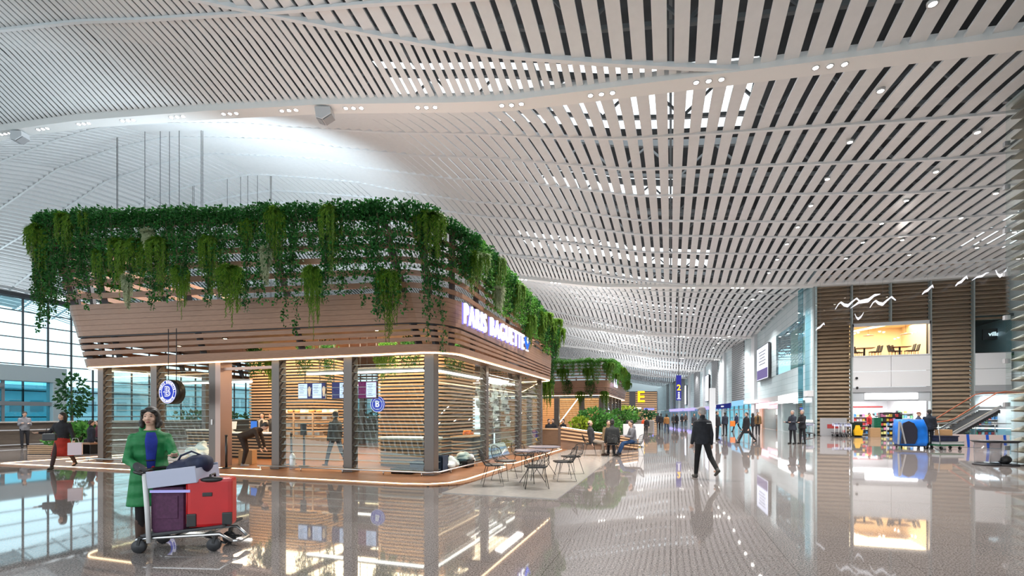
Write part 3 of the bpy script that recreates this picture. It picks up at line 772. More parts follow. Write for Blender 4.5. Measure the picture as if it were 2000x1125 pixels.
# kiosk downlights
k = 0
for (px, y) in ((440, 12.2), (560, 12.6), (640, 14.), (735, 12.4), (770, 16.), (880, 14.5), (905, 17.), (1000, 17.), (350, 13.), (500, 16)):
    x, D = on_y(px, y); k += 1
    t = thing('downlight', 'small warm recessed downlight in the dark wooden kiosk ceiling', 'downlight', (x, y, 4.08), group='kiosk downlights')
    MB().lathe((0, 0, 0), [(.07, 0), (.095, -.015), (.095, .02)], 12).build('rim', 'black', t)
    MB().lathe((0, 0, -.004), [(.0, 0), (.065, 0)], 12).build('lens', emis('warm_lens', (1, .8, .5), 25.) if k == 1 else bpy.data.materials['warm_lens'], t, fix=False)
area('kiosk_light', (-9.2, 14.2, 3.95), 5.5, 3.6, 680, (1., .74, .48))
area('kiosk_light', (-14.5, 15.5, 3.95), 4., 4., 420, (1., .74, .48))
area('kiosk_light', (-9., 18.8, 3.95), 5.5, 3.5, 400, (1., .76, .5))
# ---- shop letters
def sized(txt, width, height, mat, loc, normal, parent, name, depth=.05, bold=.02):
    o = text(txt, 1., mat, (0, 0, 0), normal=normal, parent=parent, name=name, depth=depth, bold=bold, spacing=1.22)
    n = Vector(normal); x = Vector((0, 0, 1)).cross(n)
    us = [Vector(v.co).dot(x) for v in o.data.vertices]; zs = [v.co.z for v in o.data.vertices]
    uc, zcn = (max(us) + min(us)) / 2, (max(zs) + min(zs)) / 2; su, sz = width / (max(us) - min(us)), height / (max(zs) - min(zs))
    for v in o.data.vertices:
        c = Vector(v.co); u = c.dot(x); d = c.dot(n)
        v.co = Vector(loc) + x * ((u - uc) * su) + n * d + Vector((0, 0, (c.z - zcn) * sz))
    return o
sg = thing('shop_sign', 'glowing white capital letters reading the shop name on the right fascia of the kiosk', 'sign')
for wd_, yc_, wl_ in (('PARIS', 11.95, 1.5), ('BAGUETTE', 14.72, 3.35)):
    sized(wd_, wl_, .52, 'textbig', (-4.93, yc_, 4.13), (1, 0, 0), sg, 'lettering', .05, .0)
    sized(wd_, wl_ + .04, .56, 'halo', (-4.99, yc_, 4.13), (1, 0, 0), sg, 'letter_halo', .02, .014)
M['blue_lit'] = emis('blue_lit', (.02, .10, .9), 2.2)
hp = [(.30 * math.sin(a) ** 3, .24 * (.8125 * math.cos(a) - .3125 * math.cos(2 * a) - .125 * math.cos(3 * a) - .0625 * math.cos(4 * a))) for a in [2 * PI * i / 28 for i in range(28)]]
MB().prism([(y + 16.85, z + 4.2) for y, z in hp], .05, 0, -4.97).build('heart', 'blue_lit', sg)
MB().prism([(y * .55 + 16.8, z * .55 + 4.27) for y, z in hp], .02, 0, -4.925).build('heart_inlay', 'text', sg)
MB().box((-4.95, 16.85, 3.9), (.04, .32, .05)).build('underline', 'text', sg)
# ---- round hanging sign
rs = thing('round_sign', 'round blue illuminated sign with a white B hanging in front of the kiosk', 'sign', (-13.8, 10.3, 2.23))
b = MB(); b.tube([(0, -.13, 0), (0, .13, 0)], .355, 40); b.build('case', 'black', rs)
M['signblue'] = emis('sign_blue', (.035, .06, .42), 1.3)
b = MB(); b.tube([(0, -.145, 0), (0, -.12, 0)], .33, 40); b.build('face', 'signblue', rs)
for r in (.33, .235):
    pts = [(r * math.cos(a), -.148, r * math.sin(a)) for a in [2 * PI * i / 48 for i in range(48)]]
    MB().tube(pts, .006, 5, closed=True).build('ring', 'text', rs)
o = text('B', .40, 'text', (-.005, -.15, -.0), parent=rs, name='letter', depth=.01, bold=.012)
o = text('B', .40, 'signblue', (-.005, -.157, -.0), parent=rs, name='letter_inlay', depth=.01, bold=-.008)
MB().box((-.085, -.155, 0), (.13, .012, .022)).build('letter_bar', 'text', rs)
def ringtext(s, r, a0, a1, flip, par):
    for i, ch in enumerate(s):
        if ch == ' ': continue
        a = a0 + (a1 - a0) * (i / (len(s) - 1)); me = textmesh(ch, .085, .008, .002)
        rot = Matrix.Rotation((a + PI / 2) if flip else (a - PI / 2), 4, 'Z')
        me.transform(Matrix.Translation((r * math.cos(a), 0, r * math.sin(a))) @ Matrix.Rotation(PI / 2, 4, 'X') @ rot); me.transform(Matrix.Translation((0, -.15, 0)))
        me.materials.clear(); me.materials.append(M['text']); o = bpy.data.objects.new('letter', me); COL.objects.link(o); o.parent = par
ringtext('PARIS BAGUETTE', .282, math.radians(165), math.radians(15), False, rs)
ringtext('BOULANGERIE', .282, math.radians(217), math.radians(323), True, rs)
for sx in (-1, 1): MB().box((sx * .282, -.15, 0), (.07, .01, .008)).build('dash', 'text', rs)
for x in (-.16, .16): MB().cyl((x, 0, .3), (x, 0, 1.85), .012, 6).build('hanger_rod', 'rib', rs)

# ---- second kiosk down the hall
S2 = Shell((-18.5, -5.0, 41., 58.), (-19.6, -4.6, 40., 58.6), 3.25, lambda x, y: 6.1, .9, 1.8)
K2 = thing('cafe_kiosk', 'second timber kiosk with a leafy crown further down the hall', 'kiosk')
shell_parts(S2, K2, detail=False)
for x in (-18, -15, -12, -9.5, -7.3, -5.6): post(x, 41.6, K2, 3.3, .42)
for y in (44.8, 48, 51.2, 54.4, 57.2): post(-5.6, y, K2, 3.3, .3)
for y in (41.6, 44.8, 48, 51.2, 54.4): louvre((-5.6, y, 0), (-5.6, y + 3.1, 0), K2, n=11)
for a, b in ((-9.5, -7.3), (-7.3, -5.6)): louvre((a, 41.6, 0), (b, 41.6, 0), K2, n=11)
b = MB()
for i in range(16): b.bx(-17.8, -6, 50.0, 50.06, .2 + i * .19, .32 + i * .19)
b.build('rear_batten', 'warmwood', K2)
MB().bx(-17.8, -6, 50.07, 50.2, 0, 3.3).build('rear_panel', pbr('amber_wall', (.55, .32, .15), .6), K2)
area('kiosk_light', (-11, 46, 3.95), 9, 6, 850, (1., .76, .48))
struct(MB().bx(-19.5, -4.4, 40.2, 59, 0, .03).build('floor_deck_far', 'deck', None), 'boarded deck of the far kiosk', 'deck')
b = MB(); b.beam((-9.4, 42.4, .9), (-7.8, 42.5, 3.0), .14, .06); tag(b.build('neon_line', 'ledw', None), 'slanted white light line inside the far kiosk', 'light')
st = thing('far_kiosk_sign', 'small glowing white sign on the right fascia of the far kiosk', 'sign', (-4.6, 43.5, 4.35)); MB().box((0, 0, 0), (.1, 2.2, .7)).build('lightbox', emis('lightbox', (.75, .72, 1), 2.), st)
# ================================================================= PLANTS
M['ivy'] = leafmat('ivy_leaf', (.008, .05, .012), (.035, .17, .03))
M['ivyl'] = leafmat('ivy_leaf_light', (.03, .14, .02), (.14, .36, .05))
M['fern'] = leafmat('fern_leaf', (.035, .12, .01), (.165, .30, .025))
M['moss'] = leafmat('pale_moss', (.26, .31, .17), (.46, .50, .32))
M['stem'] = pbr('vine_stem', (.08, .07, .03), .7)
def leaf(b, p, s, d, r):
    d = d.normalized(); u = d.orthogonal().normalized(); u.rotate(Matrix.Rotation(r.uniform(0, 6.28), 3, d)); n = d.cross(u)
    e = n * s * .12
    b.add([p, p + d * s * .35 + u * s * .42 - e, p + d * s + e, p + d * s * .35 - u * s * .42 - e], [(0, 1, 2), (0, 2, 3)])
def rv(r): 
    while True:
        v = Vector((r.uniform(-1, 1), r.uniform(-1, 1), r.uniform(-1, 1)))
        if .05 < v.length < 1: return v
def ivy(seed, L, nvine=8, wide=.36, top=330, dens=60, ls=.08):
    r = random.Random(seed); b = MB(); s = MB()
    for i in range(top):
        v = rv(r); p = Vector((v.x * wide * 1.15, v.y * .22, v.z * .24 - .05)); leaf(b, p, ls * r.uniform(.7, 1.25), rv(r) + Vector((0, -.4, -.2)), r)
    for k in range(nvine):
        l = L * r.uniform(.45, 1.) if k else L; x, y = r.uniform(-wide, wide), r.uniform(-.15, .12); pts = []
        n = max(3, int(l / .14)); fx_, fy_ = r.uniform(-.05, .05), r.uniform(-.03, .03)
        for i in range(n + 1):
            pts.append(Vector((x, y, -.05 - l * i / n))); x += r.gauss(0, .028) + fx_ * .25; y += r.gauss(0, .018)
        s.tube(pts, .006, 4, caps=False)
        for i in range(int(l * dens)):
            t = r.random() ** .85 * n; j = min(int(t), n - 1); p = pts[j].lerp(pts[j + 1], t - j); sp = .10 * (1 - .45 * t / n)
            leaf(b, p + Vector((r.gauss(0, sp), r.gauss(0, sp * .6), r.gauss(0, .04))), ls * r.uniform(.6, 1.15), rv(r) + Vector((0, -.3, -.5)), r)
    return b, s
def fern(seed, L, n=44, w=.38):
    r = random.Random(seed); b = MB(); s = MB()
    for k in range(n):
        a = r.uniform(0, 6.28); o = w * r.random() ** .8 + .03; l = L * r.uniform(.65, 1.) * (1 - .62 * o / w); pts = []
        m = 16
        for i in range(m + 1):
            t = i / m; h = o * math.sin(min(1, t * 1.6) * PI / 2)
            pts.append(Vector((h * math.cos(a) + r.gauss(0, .006), h * math.sin(a) * .6, .12 * math.sin(t * PI) - l * t ** 1.5)))
        s.tube(pts, .004, 3, caps=False)
        for i in range(1, m):
            d = (pts[i + 1] - pts[i]).normalized() if i < m else d
            for q in range(5):
                p = pts[i].lerp(pts[i + 1], q / 5); f = (1 - .55 * i / m) * .12
                v = rv(r); v = (v - d * v.dot(d)).normalized() * .7 + d * .8 + Vector((0, 0, -.25)); v.normalize(); u = v.orthogonal().normalized() * f * .17
                b.add([p - u, p + v * f * 1.3, p + u], [(0, 1, 2)])
    return b, s
def plant_proto(bs, mat, name):
    b, s = bs; me = b.mesh(name, mat); sm = s.mesh('stem', 'stem'); return me, sm, name
IV = [plant_proto(ivy(i, L, nv), 'ivy', 'hanging_ivy') for i, (L, nv) in enumerate(((1.2, 9), (1.8, 8), (2.4, 8), (3.1, 8), (1.5, 9), (2.1, 7)))]
IL = [plant_proto(ivy(20 + i, L, nv), 'ivyl', 'hanging_ivy') for i, (L, nv) in enumerate(((.9, 8), (1.3, 8), (1.8, 8)))]
FE = [plant_proto(fern(40 + i, L), 'fern', 'hanging_fern') for i, L in enumerate((1.6, 2.1, 2.7))]
MO = [plant_proto(fern(60 + i, L, 16, .14), 'moss', 'hanging_moss') for i, L in enumerate((1.0, 1.3))]
nums = 'first second third fourth fifth sixth seventh eighth ninth tenth eleventh twelfth thirteenth fourteenth fifteenth sixteenth seventeenth eighteenth nineteenth twentieth'.split()
tens = {2: 'twenty', 3: 'thirty', 4: 'forty', 5: 'fifty', 6: 'sixty', 7: 'seventy'}
def ordn(i):
    if i <= 20: return nums[i - 1]
    t, u = divmod(i, 10)
    return tens[t] + '-' + nums[u - 1] if u else {20: 'twentieth', 30: 'thirtieth', 40: 'fortieth', 50: 'fiftieth', 60: 'sixtieth'}[i]
def plant(proto, loc, rz, sc, label, cat, group):
    me, sm, nm = proto; o = bpy.data.objects.new(nm, me); COL.objects.link(o); o.location = loc; o.rotation_euler = (0, 0, rz); o.scale = sc
    st = bpy.data.objects.new('stem', sm); COL.objects.link(st); st.parent = o
    return tag(o, label, cat, group)
def rimset(S, side, spacing, protos, ferns, mosses, where, group, seed, fstep=3):
    r = random.Random(seed); P = [(p, n) for p, n in S.rim(spacing) if side(p, n)]
    P.sort(key=lambda q: (q[0].x * .35 + q[0].y)if 'right' in where else q[0].x)
    for i, (p, n) in enumerate(P):
        rz = math.atan2(n.y, n.x) + PI / 2
        q = p + n * r.uniform(.02, .12) + Vector((0, 0, r.uniform(-.06, .06)))
        plant(r.choice(protos), q, rz + r.uniform(-.2, .2), (r.uniform(.85, 1.15), 1, r.uniform(.75, 1.15) * (1.3 if p.x < -15.5 and n.y < -.3 and i % 2 == 0 else 1.)), 'ivy trailing over the %s, %s from the %s' % (where, ordn(i + 1), 'front' if 'right' in where else 'left'), 'ivy', group)
    k = 0
    for i, (p, n) in enumerate(P):
        if ferns and (i % 2 == 0 if fstep < 4 else i % 4 == 1) and r.random() < .82:
            k += 1; q = p + n * r.uniform(.12, .22) + Vector((r.uniform(-.2, .2) * abs(n.y), 0, -r.choice((0, .3, .75, 1.1, 1.5)) * (1 if 'front' in where else .7)))
            plant(r.choice(ferns), q, r.uniform(-.3, .3), (r.uniform(.7, 1.3),) * 2 + (r.uniform(.55, 1.1),), 'yellow-green fern drooping from the %s, %s from the %s' % (where, ordn(k), 'front' if 'right' in where else 'left'), 'fern', group + ' ferns')
    for k, (i, dz) in enumerate(mosses):
        p, n = P[min(i, len(P) - 1)]
        plant(MO[k % 2], p + n * .25 + Vector((0, 0, -dz)), 0, (1, 1, 1), 'pale moss tuft on the %s, %s from the %s' % (where, ordn(k + 1), 'front' if 'right' in where else 'left'), 'moss', None)
rimset(S1, lambda p, n: n.y < -.38, .42, IV, FE, ((3, 1.0), (13, 1.9), (15, .6), (25, 1.1)), 'front rim of the near kiosk', 'ivy on the kiosk front', 3)
rimset(S1, lambda p, n: n.y >= -.38 and n.x > .2, .42, IV[:1] + IL[:2] + IV[4:5], FE[:1], ((5, .9),), 'right rim of the near kiosk', 'ivy on the kiosk right side', 4, 4)
rimset(S1, lambda p, n: n.x < -.5 and p.y < 15, .5, IV[2:5], FE[1:], (), 'end rim of the near kiosk', 'ivy on the kiosk end', 5)
rimset(S1, lambda p, n: n.y > .5, .95, IV[:3], (), (), 'back rim of the near kiosk', 'ivy on the kiosk back', 6)
rimset(S2, lambda p, n: n.y < -.38 and p.x > -15, .5, IL, FE[:1], (), 'front rim of the far kiosk', 'ivy on the far kiosk', 8, 5)
rimset(S2, lambda p, n: n.x > .2 and n.y >= -.38, .8, IL, FE[:1], (), 'right rim of the far kiosk', 'ivy on the far kiosk side', 9, 5)
# hanging inside the near kiosk and under the far one
for i, (px, y, z, pr, lab) in enumerate(((530, 13.4, 3.75, FE[1], 'bright fern hanging inside the kiosk doorway'), (516, 13.9, 3.7, IL[0], 'light green ivy hanging beside the fern in the kiosk doorway'), (497, 13.4, 3.9, IV[0], 'dark ivy under the kiosk ceiling above the counter staff'), (594, 13.2, 3.9, IV[0], 'dark ivy above the menu screens'), (640, 13.4, 3.9, IV[4], 'ivy clump under the kiosk ceiling behind the third post'), (757, 13.2, 3.85, IL[1], 'bright green ivy hanging at the front of the tall inner batten tower'), (748, 12.9, 3.6, FE[0], 'yellow-green fern hanging beside the inner batten tower'), (800, 13.4, 3.9, IV[0], 'dark ivy spilling over the inner batten tower'), (888, 14.6, 3.8, IV[0], 'small ivy clump under the kiosk ceiling behind the corner post'))):
    x, D = on_y(px, y); plant(pr, (x, y, z), 0, (.8, .8, .8), lab, 'hanging plant', None)
for i, (px, y, z, pr, lab) in enumerate(((1068, 23.0, 3.35, FE[1], 'yellow-green fern hanging from the rear end of the near kiosk fascia'), (1075, 23.1, 3.35, MO[1], 'pale moss hanging from the rear end of the near kiosk fascia'), (1133, 41.0, 3.5, FE[0], 'leftmost fern hanging under the far kiosk fascia'), (1154, 41.0, 3.5, MO[0], 'pale moss tuft hanging under the far kiosk fascia'), (1181, 41.0, 3.5, FE[1], 'fern hanging beside the corner post of the far kiosk'), (1108, 40.6, 4.4, IV[0], 'dark ivy clump on the left fascia boards of the far kiosk'), (1152, 40.6, 4.3, IV[0], 'dark ivy clump on the right fascia boards of the far kiosk'))):
    x, D = on_y(px, y); plant(pr, (x, y, z), 0, (1, 1, 1), lab, 'hanging plant', None)
# ================================================================= PEOPLE
def heading(cx, cy):                             # direction given across / away from the lens -> rotation about z for local +Y
    x, y = cx * CT - cy * ST, cx * ST + cy * CT
    return math.atan2(y, x) - PI / 2
def remesh(mb, name, mat, parent, vox, smooth=3):
    me = mb.mesh('tmp', None, fix=True); o = bpy.data.objects.new('tmp', me); COL.objects.link(o)
    m = o.modifiers.new('r', 'REMESH'); m.mode = 'VOXEL'; m.voxel_size = vox; m.use_smooth_shade = True
    if smooth: s = o.modifiers.new('s', 'SMOOTH'); s.factor = .5; s.iterations = smooth
    dg = bpy.context.evaluated_depsgraph_get(); dg.update()
    me2 = bpy.data.meshes.new_from_object(o.evaluated_get(dg)); bpy.data.objects.remove(o); bpy.data.meshes.remove(me)
    me2.name = name; me2.polygons.foreach_set('use_smooth', [True] * len(me2.polygons)); me2.materials.clear(); me2.materials.append(mat)
    r = bpy.data.objects.new(name, me2); COL.objects.link(r)
    if parent is not None: r.parent = parent
    return r
_cm = {}
def cloth(c, rough=.8):
    k = tuple(round(x, 3) for x in c)
    if k not in _cm: _cm[k] = pbr('cloth_%d' % len(_cm), c, rough, var=.18, scale=9., spec=.25)
    return _cm[k]
SKIN = pbr('skin', (.62, .38, .28), .5, var=.06, scale=14.)
HAIR = pbr('dark_hair', (.018, .014, .012), .55, var=.3, scale=60.)
GHAIR = pbr('grey_hair', (.30, .28, .27), .6)
def person(label, loc, rz, h=1.70, top=(.02, .02, .025), legs=(.02, .02, .022), shoe=(.02, .02, .02), lean=0., headturn=0., headtilt=0.,
           armr=None, arml=None, legr=(3, 2), legl=(-3, 2), spread=.02, coat=None, skirt=None, hair='short', hairm=None, vox=.026, group=None, near=False, shirt=None, sit=False, wide=1., hood=False, bag=None, topm=None, gloves=None, boots=None, hat=None):
    k = h / 1.72; L = math.radians(lean); U = Vector((0, math.sin(L), math.cos(L))); V = Vector((0, math.cos(L), -math.sin(L))); X = Vector((1, 0, 0))
    J = {}
    pel = Vector((0, 0, 0)); 
    def leg(sx, a, b):
        hip = pel + X * sx * .088; a1 = math.radians(a); kn = hip + Vector((sx * spread, math.sin(a1), -math.cos(a1))).normalized() * .43
        a2 = math.radians(a - b); an = kn + Vector((sx * spread * .5, math.sin(a2), -math.cos(a2))).normalized() * .42
        return hip, kn, an, a - b
    lr, ll = leg(1, *legr), leg(-1, *legl)
    low = min(lr[2].z, ll[2].z); dz = .085 - low
    sh = lambda p: Vector((p.x, p.y, p.z + dz)) * k
    ch = pel + U * .36; nb = pel + U * .53
    ht = math.radians(headturn); hl = math.radians(headtilt) + L * .6
    HU = Vector((0, math.sin(hl), math.cos(hl))); hc = nb + HU * .165 + Vector((0, .015, 0))
    HR = (Matrix.Rotation(-hl, 3, 'X') @ Matrix.Rotation(ht, 3, 'Z'))
    def arm(sx, dirs):
        s0 = nb - U * (.10 if near else .078) + X * sx * (.150 if near else .165) * wide
        if dirs is None: dirs = ((sx * .16, .02, -1), (sx * .06, .22, -1))
        e = s0 + Vector(dirs[0]).normalized() * .285; w_ = e + Vector(dirs[1]).normalized() * .245
        hd = Vector(dirs[2]).normalized() if len(dirs) > 2 else (Vector(dirs[1]).normalized() + Vector((0, .1, -.15))).normalized()
        return s0, e, w_, hd
    ar, al = arm(1, armr), arm(-1, arml)
    def rings(lst, inf=0., n=16):
        out = []
        for d, rx, ry, f in lst:
            c = pel + U * d + V * f
            out.append([sh(c + X * (rx * wide + inf) * math.cos(2 * PI * i / n) + V * (ry + inf) * math.sin(2 * PI * i / n)) for i in range(n)])
        return out
    TOR = [(-.08, .11, .085, 0), (-.03, .15, .105, 0), (.05, .158, .11, 0), (.15, .142, .10, .005), (.28, .165, .112, .008), (.40, .185, .112, 0), (.465, .165, .095, -.005), (.505, .09, .07, 0), (.54, .055, .058, .005)]
    # ---- body: one continuous skin surface
    b = MB(); b.loft(rings(TOR))
    b.cap(sh(nb - U * .03), sh(hc - HU * .04), .052 * k, .05 * k)
    o0 = len(b.v)
    b.ell((0, 0, .012), (.074, .092, .108), 16, 12); b.ell((0, .018, -.055), (.055, .066, .062), 12, 8)
    b.cap((0, .086, .012), (0, .101, -.022), .009, .0145, 6); b.cap((-.014, .095, -.026), (.014, .095, -.026), .010, .010, 6)
    for sx in (-1, 1): b.ell((sx * .076, -.004, -.004), (.012, .02, .032), 8, 6); b.ell((sx * .04, .066, -.03), (.026, .022, .024), 8, 6)
    b.cap((-.028, .084, .03), (.028, .084, .03), .012, .012, 6)
    HT = Matrix.Translation(sh(hc)) @ (HR.to_4x4()) @ Matrix.Scale(k, 4); b.xf(HT, o0)
    for (s0, e, w_, hd), sx in ((ar, 1), (al, -1)):
        b.cap(sh(s0), sh(e), .045 * k, .036 * k); b.cap(sh(e), sh(w_), .036 * k, .026 * k)
        side = hd.cross(Vector((0, 0, 1))); side = side.normalized() if side.length > .1 else Vector((1, 0, 0))
        if side.x * sx > 0: side = -side
        pm = w_ + hd * .085; flat = hd.cross(side).normalized()
        if flat.y < 0: flat = -flat
        b.cap(sh(w_ + side * .012), sh(pm + side * .022), .022 * k, .02 * k, 8); b.cap(sh(w_ - side * .012), sh(pm - side * .022), .022 * k, .02 * k, 8)
        for q, (off, ln) in enumerate(((.030, .072), (.010, .082), (-.010, .076), (-.029, .058))):
            p0 = pm + side * off - hd * .01; p1 = p0 + hd * ln * .5 + flat * .012; p2 = p1 + hd * ln * .42 + flat * .03
            b.cap(sh(p0), sh(p1), .0105 * k, .0095 * k, 6); b.cap(sh(p1), sh(p2), .0095 * k, .008 * k, 6)
        t0 = w_ + hd * .03 + side * .03; t1 = t0 + side * .03 + hd * .03; t2 = t1 + hd * .035 + flat * .01
        b.cap(sh(t0), sh(t1), .013 * k, .011 * k, 6); b.cap(sh(t1), sh(t2), .011 * k, .009 * k, 6)
    for hp, kn, an, fa in (lr, ll):
        b.cap(sh(hp), sh(kn), .075 * k, .05 * k); b.cap(sh(kn), sh(an), .05 * k, .034 * k)
        b.cap(sh(an - Vector((0, .02, .03))), sh(an + Vector((0, .12, -.05))), .03 * k, .028 * k)
    root = remesh(b, 'person', SKIN, None, vox * (.5 if near else .8), 2)
    root.location = loc; root.rotation_euler = (0, 0, rz); tag(root, label, 'person', group)
    # ---- clothes
    tm = topm or cloth(top)
    j = MB(); tt = [(d, rx, ry, f) for d, rx, ry, f in TOR if d > -.09]; tt[-1] = (.53, .068, .07, .005); tt[0] = (-.09, .15, .11, 0)
    j.loft(rings(tt, .022))
    for s0, e, w_, hd in (ar, al):
        j.cap(sh(s0), sh(e), .062 * k, .054 * k); j.cap(sh(e), sh(w_ - (w_ - e) * .06), .054 * k, .042 * k)
    if hood: j.ell(sh(nb + U * .0 - V * .07), (.12 * k, .075 * k, .085 * k), 12, 8)
    else: j.cap(sh(nb - U * .01), sh(nb + U * .045), .075 * k, .066 * k)
    if coat:                                     # skirted coat down to a fraction of the leg
        n = 18; rr = []
        for t in (0, .2, .45, .7, 1.):
            d = .12 - t * (coat + .12); rx, ry = (.165 + .05 * t) * wide, .125 + .06 * t
            cy = (lr[1].y + ll[1].y) * .5 * t * .6
            rr.append([sh(Vector((rx * math.cos(2 * PI * i / n), cy + ry * math.sin(2 * PI * i / n) + U.y * max(0, d), d))) for i in range(n)])
        j.loft(rr[::-1])
    jk = remesh(j, 'coat' if coat else 'jacket', tm, root, vox * (.6 if near else .9), 3)
    if coat and near:
        for zc_ in (-.02, -.17, -.32):
            pass
    lm = cloth(legs); t = MB()
    if not skirt:
        t.loft(rings([(-.1, .13, .10, 0), (-.04, .158, .112, 0), (.05, .16, .113, 0), (.1, .15, .107, 0)], .014))
    for hp, kn, an, fa in (lr, ll):
        t.cap(sh(hp), sh(kn), .088 * k, .066 * k); t.cap(sh(kn), sh(an + (kn - an) * .06), .066 * k, .05 * k)
    remesh(t, 'trousers' if not skirt else 'stockings', lm, root, vox * (.6 if near else .9), 2)
    if skirt:
        s_ = MB(); n = 18; rr = []
        for q in (0, .3, .65, 1.):
            d = .12 - q * .62; rx, ry = .16 + .10 * q, .12 + .09 * q
            rr.append([sh(Vector((rx * (1 + .06 * math.sin(6 * 2 * PI * i / n) * q) * math.cos(2 * PI * i / n), (lr[1].y + ll[1].y) * .3 * q + ry * math.sin(2 * PI * i / n), d))) for i in range(n)])
        s_.loft(rr[::-1]).build('skirt', cloth(skirt), root)
    sm = cloth(shoe, .4)
    for hp, kn, an, fa in (lr, ll):
        s_ = MB(); f = Vector((0, 1, 0)); up = math.radians(min(0, fa + 12)) if fa < -25 else 0; Rm = Matrix.Rotation(up, 3, 'X')
        q = lambda y, z: sh(an + Rm @ Vector((0, y, z)))
        s_.cap(q(-.03, -.045), q(.15, -.052), .042 * k, .034 * k, 10); s_.cap(q(-.01, .0), q(.03, -.04), .046 * k, .042 * k, 10)
        if boots: s_.cap(q(0, .22), q(0, -.02), .064 * k, .052 * k, 10)
        sb = MB(); o = remesh(s_, 'boot' if boots else 'shoe', sm, root, .014 if not near else .009, 2)
    # ---- hair / hat
    hm = hairm or HAIR; hb = MB()
    if hair != 'none':
        if hair == 'short':
            hb.ell((0, -.02, .045), (.083, .098, .088), 14, 10); hb.ell((0, -.055, -.01), (.078, .055, .075), 12, 8)
            for sx in (-1, 1): hb.ell((sx * .07, -.012, .02), (.015, .035, .05), 8, 6)
        elif hair == 'bob':
            hb.ell((0, -.02, .05), (.092, .10, .09), 16, 10)
            for sx in (-1, 1): hb.ell((sx * .082, -.01, -.02), (.030, .058, .09), 12, 8); hb.ell((sx * .098, -.015, -.075), (.034, .05, .05), 10, 8); hb.ell((sx * .088, .01, -.11), (.026, .034, .036), 10, 8); hb.ell((sx * .052, .058, .078), (.04, .032, .022), 10, 8); hb.ell((sx * .078, .03, .045), (.022, .034, .04), 10, 8)
            hb.ell((0, -.07, -.03), (.095, .065, .12), 14, 10); hb.ell((0, -.07, -.10), (.09, .055, .06), 12, 8)
        elif hair == 'long':
            hb.ell((0, -.02, .045), (.085, .10, .09), 14, 10); hb.ell((0, -.075, -.06), (.08, .05, .16), 12, 10)
            for sx in (-1, 1): hb.ell((sx * .075, -.02, -.05), (.022, .05, .12), 10, 8)
        elif hair == 'bald':
            hb.ell((0, -.05, -.01), (.08, .052, .055), 12, 8)
            for sx in (-1, 1): hb.ell((sx * .072, -.02, .0), (.012, .04, .035), 8, 6)
        hb.xf(HT); remesh(hb, 'hair', hm, root, vox * (.4 if near else .55), 2)
    if hat:
        q = MB(); q.ell((0, -.012, .06), (.086, .104, .075), 14, 8)
        if hat[0] == 'cap': q.ell((0, .11, .045), (.065, .06, .010), 12, 6)
        q.xf(HT); remesh(q, 'cap', cloth(hat[1]), root, .012, 1)
    # ---- face
    em = MB()
    for sx in (-1, 1):
        e_ = MB().ell((sx * .031, .083, .012), (.013, .008, .0065), 8, 6).xf(HT).build('eye', M['black'], root)
        MB().cap((sx * .016, .091, .036), (sx * .045, .084, .034), .0042, .003, 6).xf(HT).build('eyebrow', HAIR, root)
    MB().ell((0, .090, -.062), (.023, .011, .011 if near else .0065), 10, 6).xf(HT).build('mouth', bpy.data.materials.get('lips') or pbr('lips', (.33, .10, .09), .5), root)
    if gloves:
        for s0, e, w_, hd in (ar, al)[:gloves[1]]:
            g = MB(); g.cap(sh(w_ - hd * .02), sh(w_ + hd * .10), .044 * k, .058 * k); g.cap(sh(w_ + hd * .10), sh(w_ + hd * .18 + Vector((0, .02, .0))), .058 * k, .045 * k); remesh(g, 'glove', cloth(gloves[0]), root, .012, 2)
    if shirt:
        q = MB(); q.loft(rings([(-.02, .03, .02, .124), (.05, .036, .02, .127), (.15, .042, .02, .122), (.28, .05, .02, .137), (.40, .058, .02, .128), (.465, .05, .02, .104), (.51, .04, .02, .082)], 0.)); q.build('shirt_front', cloth(shirt), root)
    return root
def G(px, py): return gd(px, py)
BK = (.022, .022, .026); NV = (.025, .032, .06); GY = (.16, .165, .18)
walkR = dict(legr=(24, 6), legl=(-22, 16)); walkL = dict(legr=(-22, 16), legl=(24, 6))
# woman pushing the trolley
padded, nt_ = newmat('green_padded'); o_ = N(nt_, 'ShaderNodeOutputMaterial'); b_ = N(nt_, 'ShaderNodeBsdfPrincipled'); nt_.links.new(b_.outputs[0], o_.inputs[0])
b_.inputs['Base Color'].default_value = (.008, .165, .045, 1); b_.inputs['Roughness'].default_value = .65; tc_ = N(nt_, 'ShaderNodeTexCoord')
wv_ = N(nt_, 'ShaderNodeTexWave', bands_direction='Z', i_Scale=2.2, i_Distortion=1.2); nt_.links.new(tc_.outputs['Object'], wv_.inputs['Vector'])
ns_ = N(nt_, 'ShaderNodeTexNoise', i_Scale=9.); nt_.links.new(tc_.outputs['Object'], ns_.inputs['Vector'])
ad_ = N(nt_, 'ShaderNodeMath', operation='ADD'); nt_.links.new(wv_.outputs['Fac'], ad_.inputs[0]); nt_.links.new(ns_.outputs[0], ad_.inputs[1])
bp_ = N(nt_, 'ShaderNodeBump', i_Strength=.7, i_Distance=.03); nt_.links.new(ad_.outputs[0], bp_.inputs['Height']); nt_.links.new(bp_.outputs[0], b_.inputs['Normal'])
woman = person('woman in a long green padded coat pushing a loaded luggage trolley, mouth open', atD(293, 5.95), heading(.66, -.75), 1.63, (.006, .125, .036), (.015, .013, .014), (.07, .04, .03), lean=5, headturn=-22, headtilt=-2,
       armr=((.22, .12, -1), (-.35, .9, -.25)), arml=((-.22, .62, -.8), (.1, .92, .05)), legr=(6, 8), legl=(-8, 8), coat=.44, hair='bob', vox=.016, near=True, shirt=(.02, .035, .26), wide=1.16, gloves=((.05, .05, .055), 1), boots=True, hood=True, topm=padded)
bt = MB()
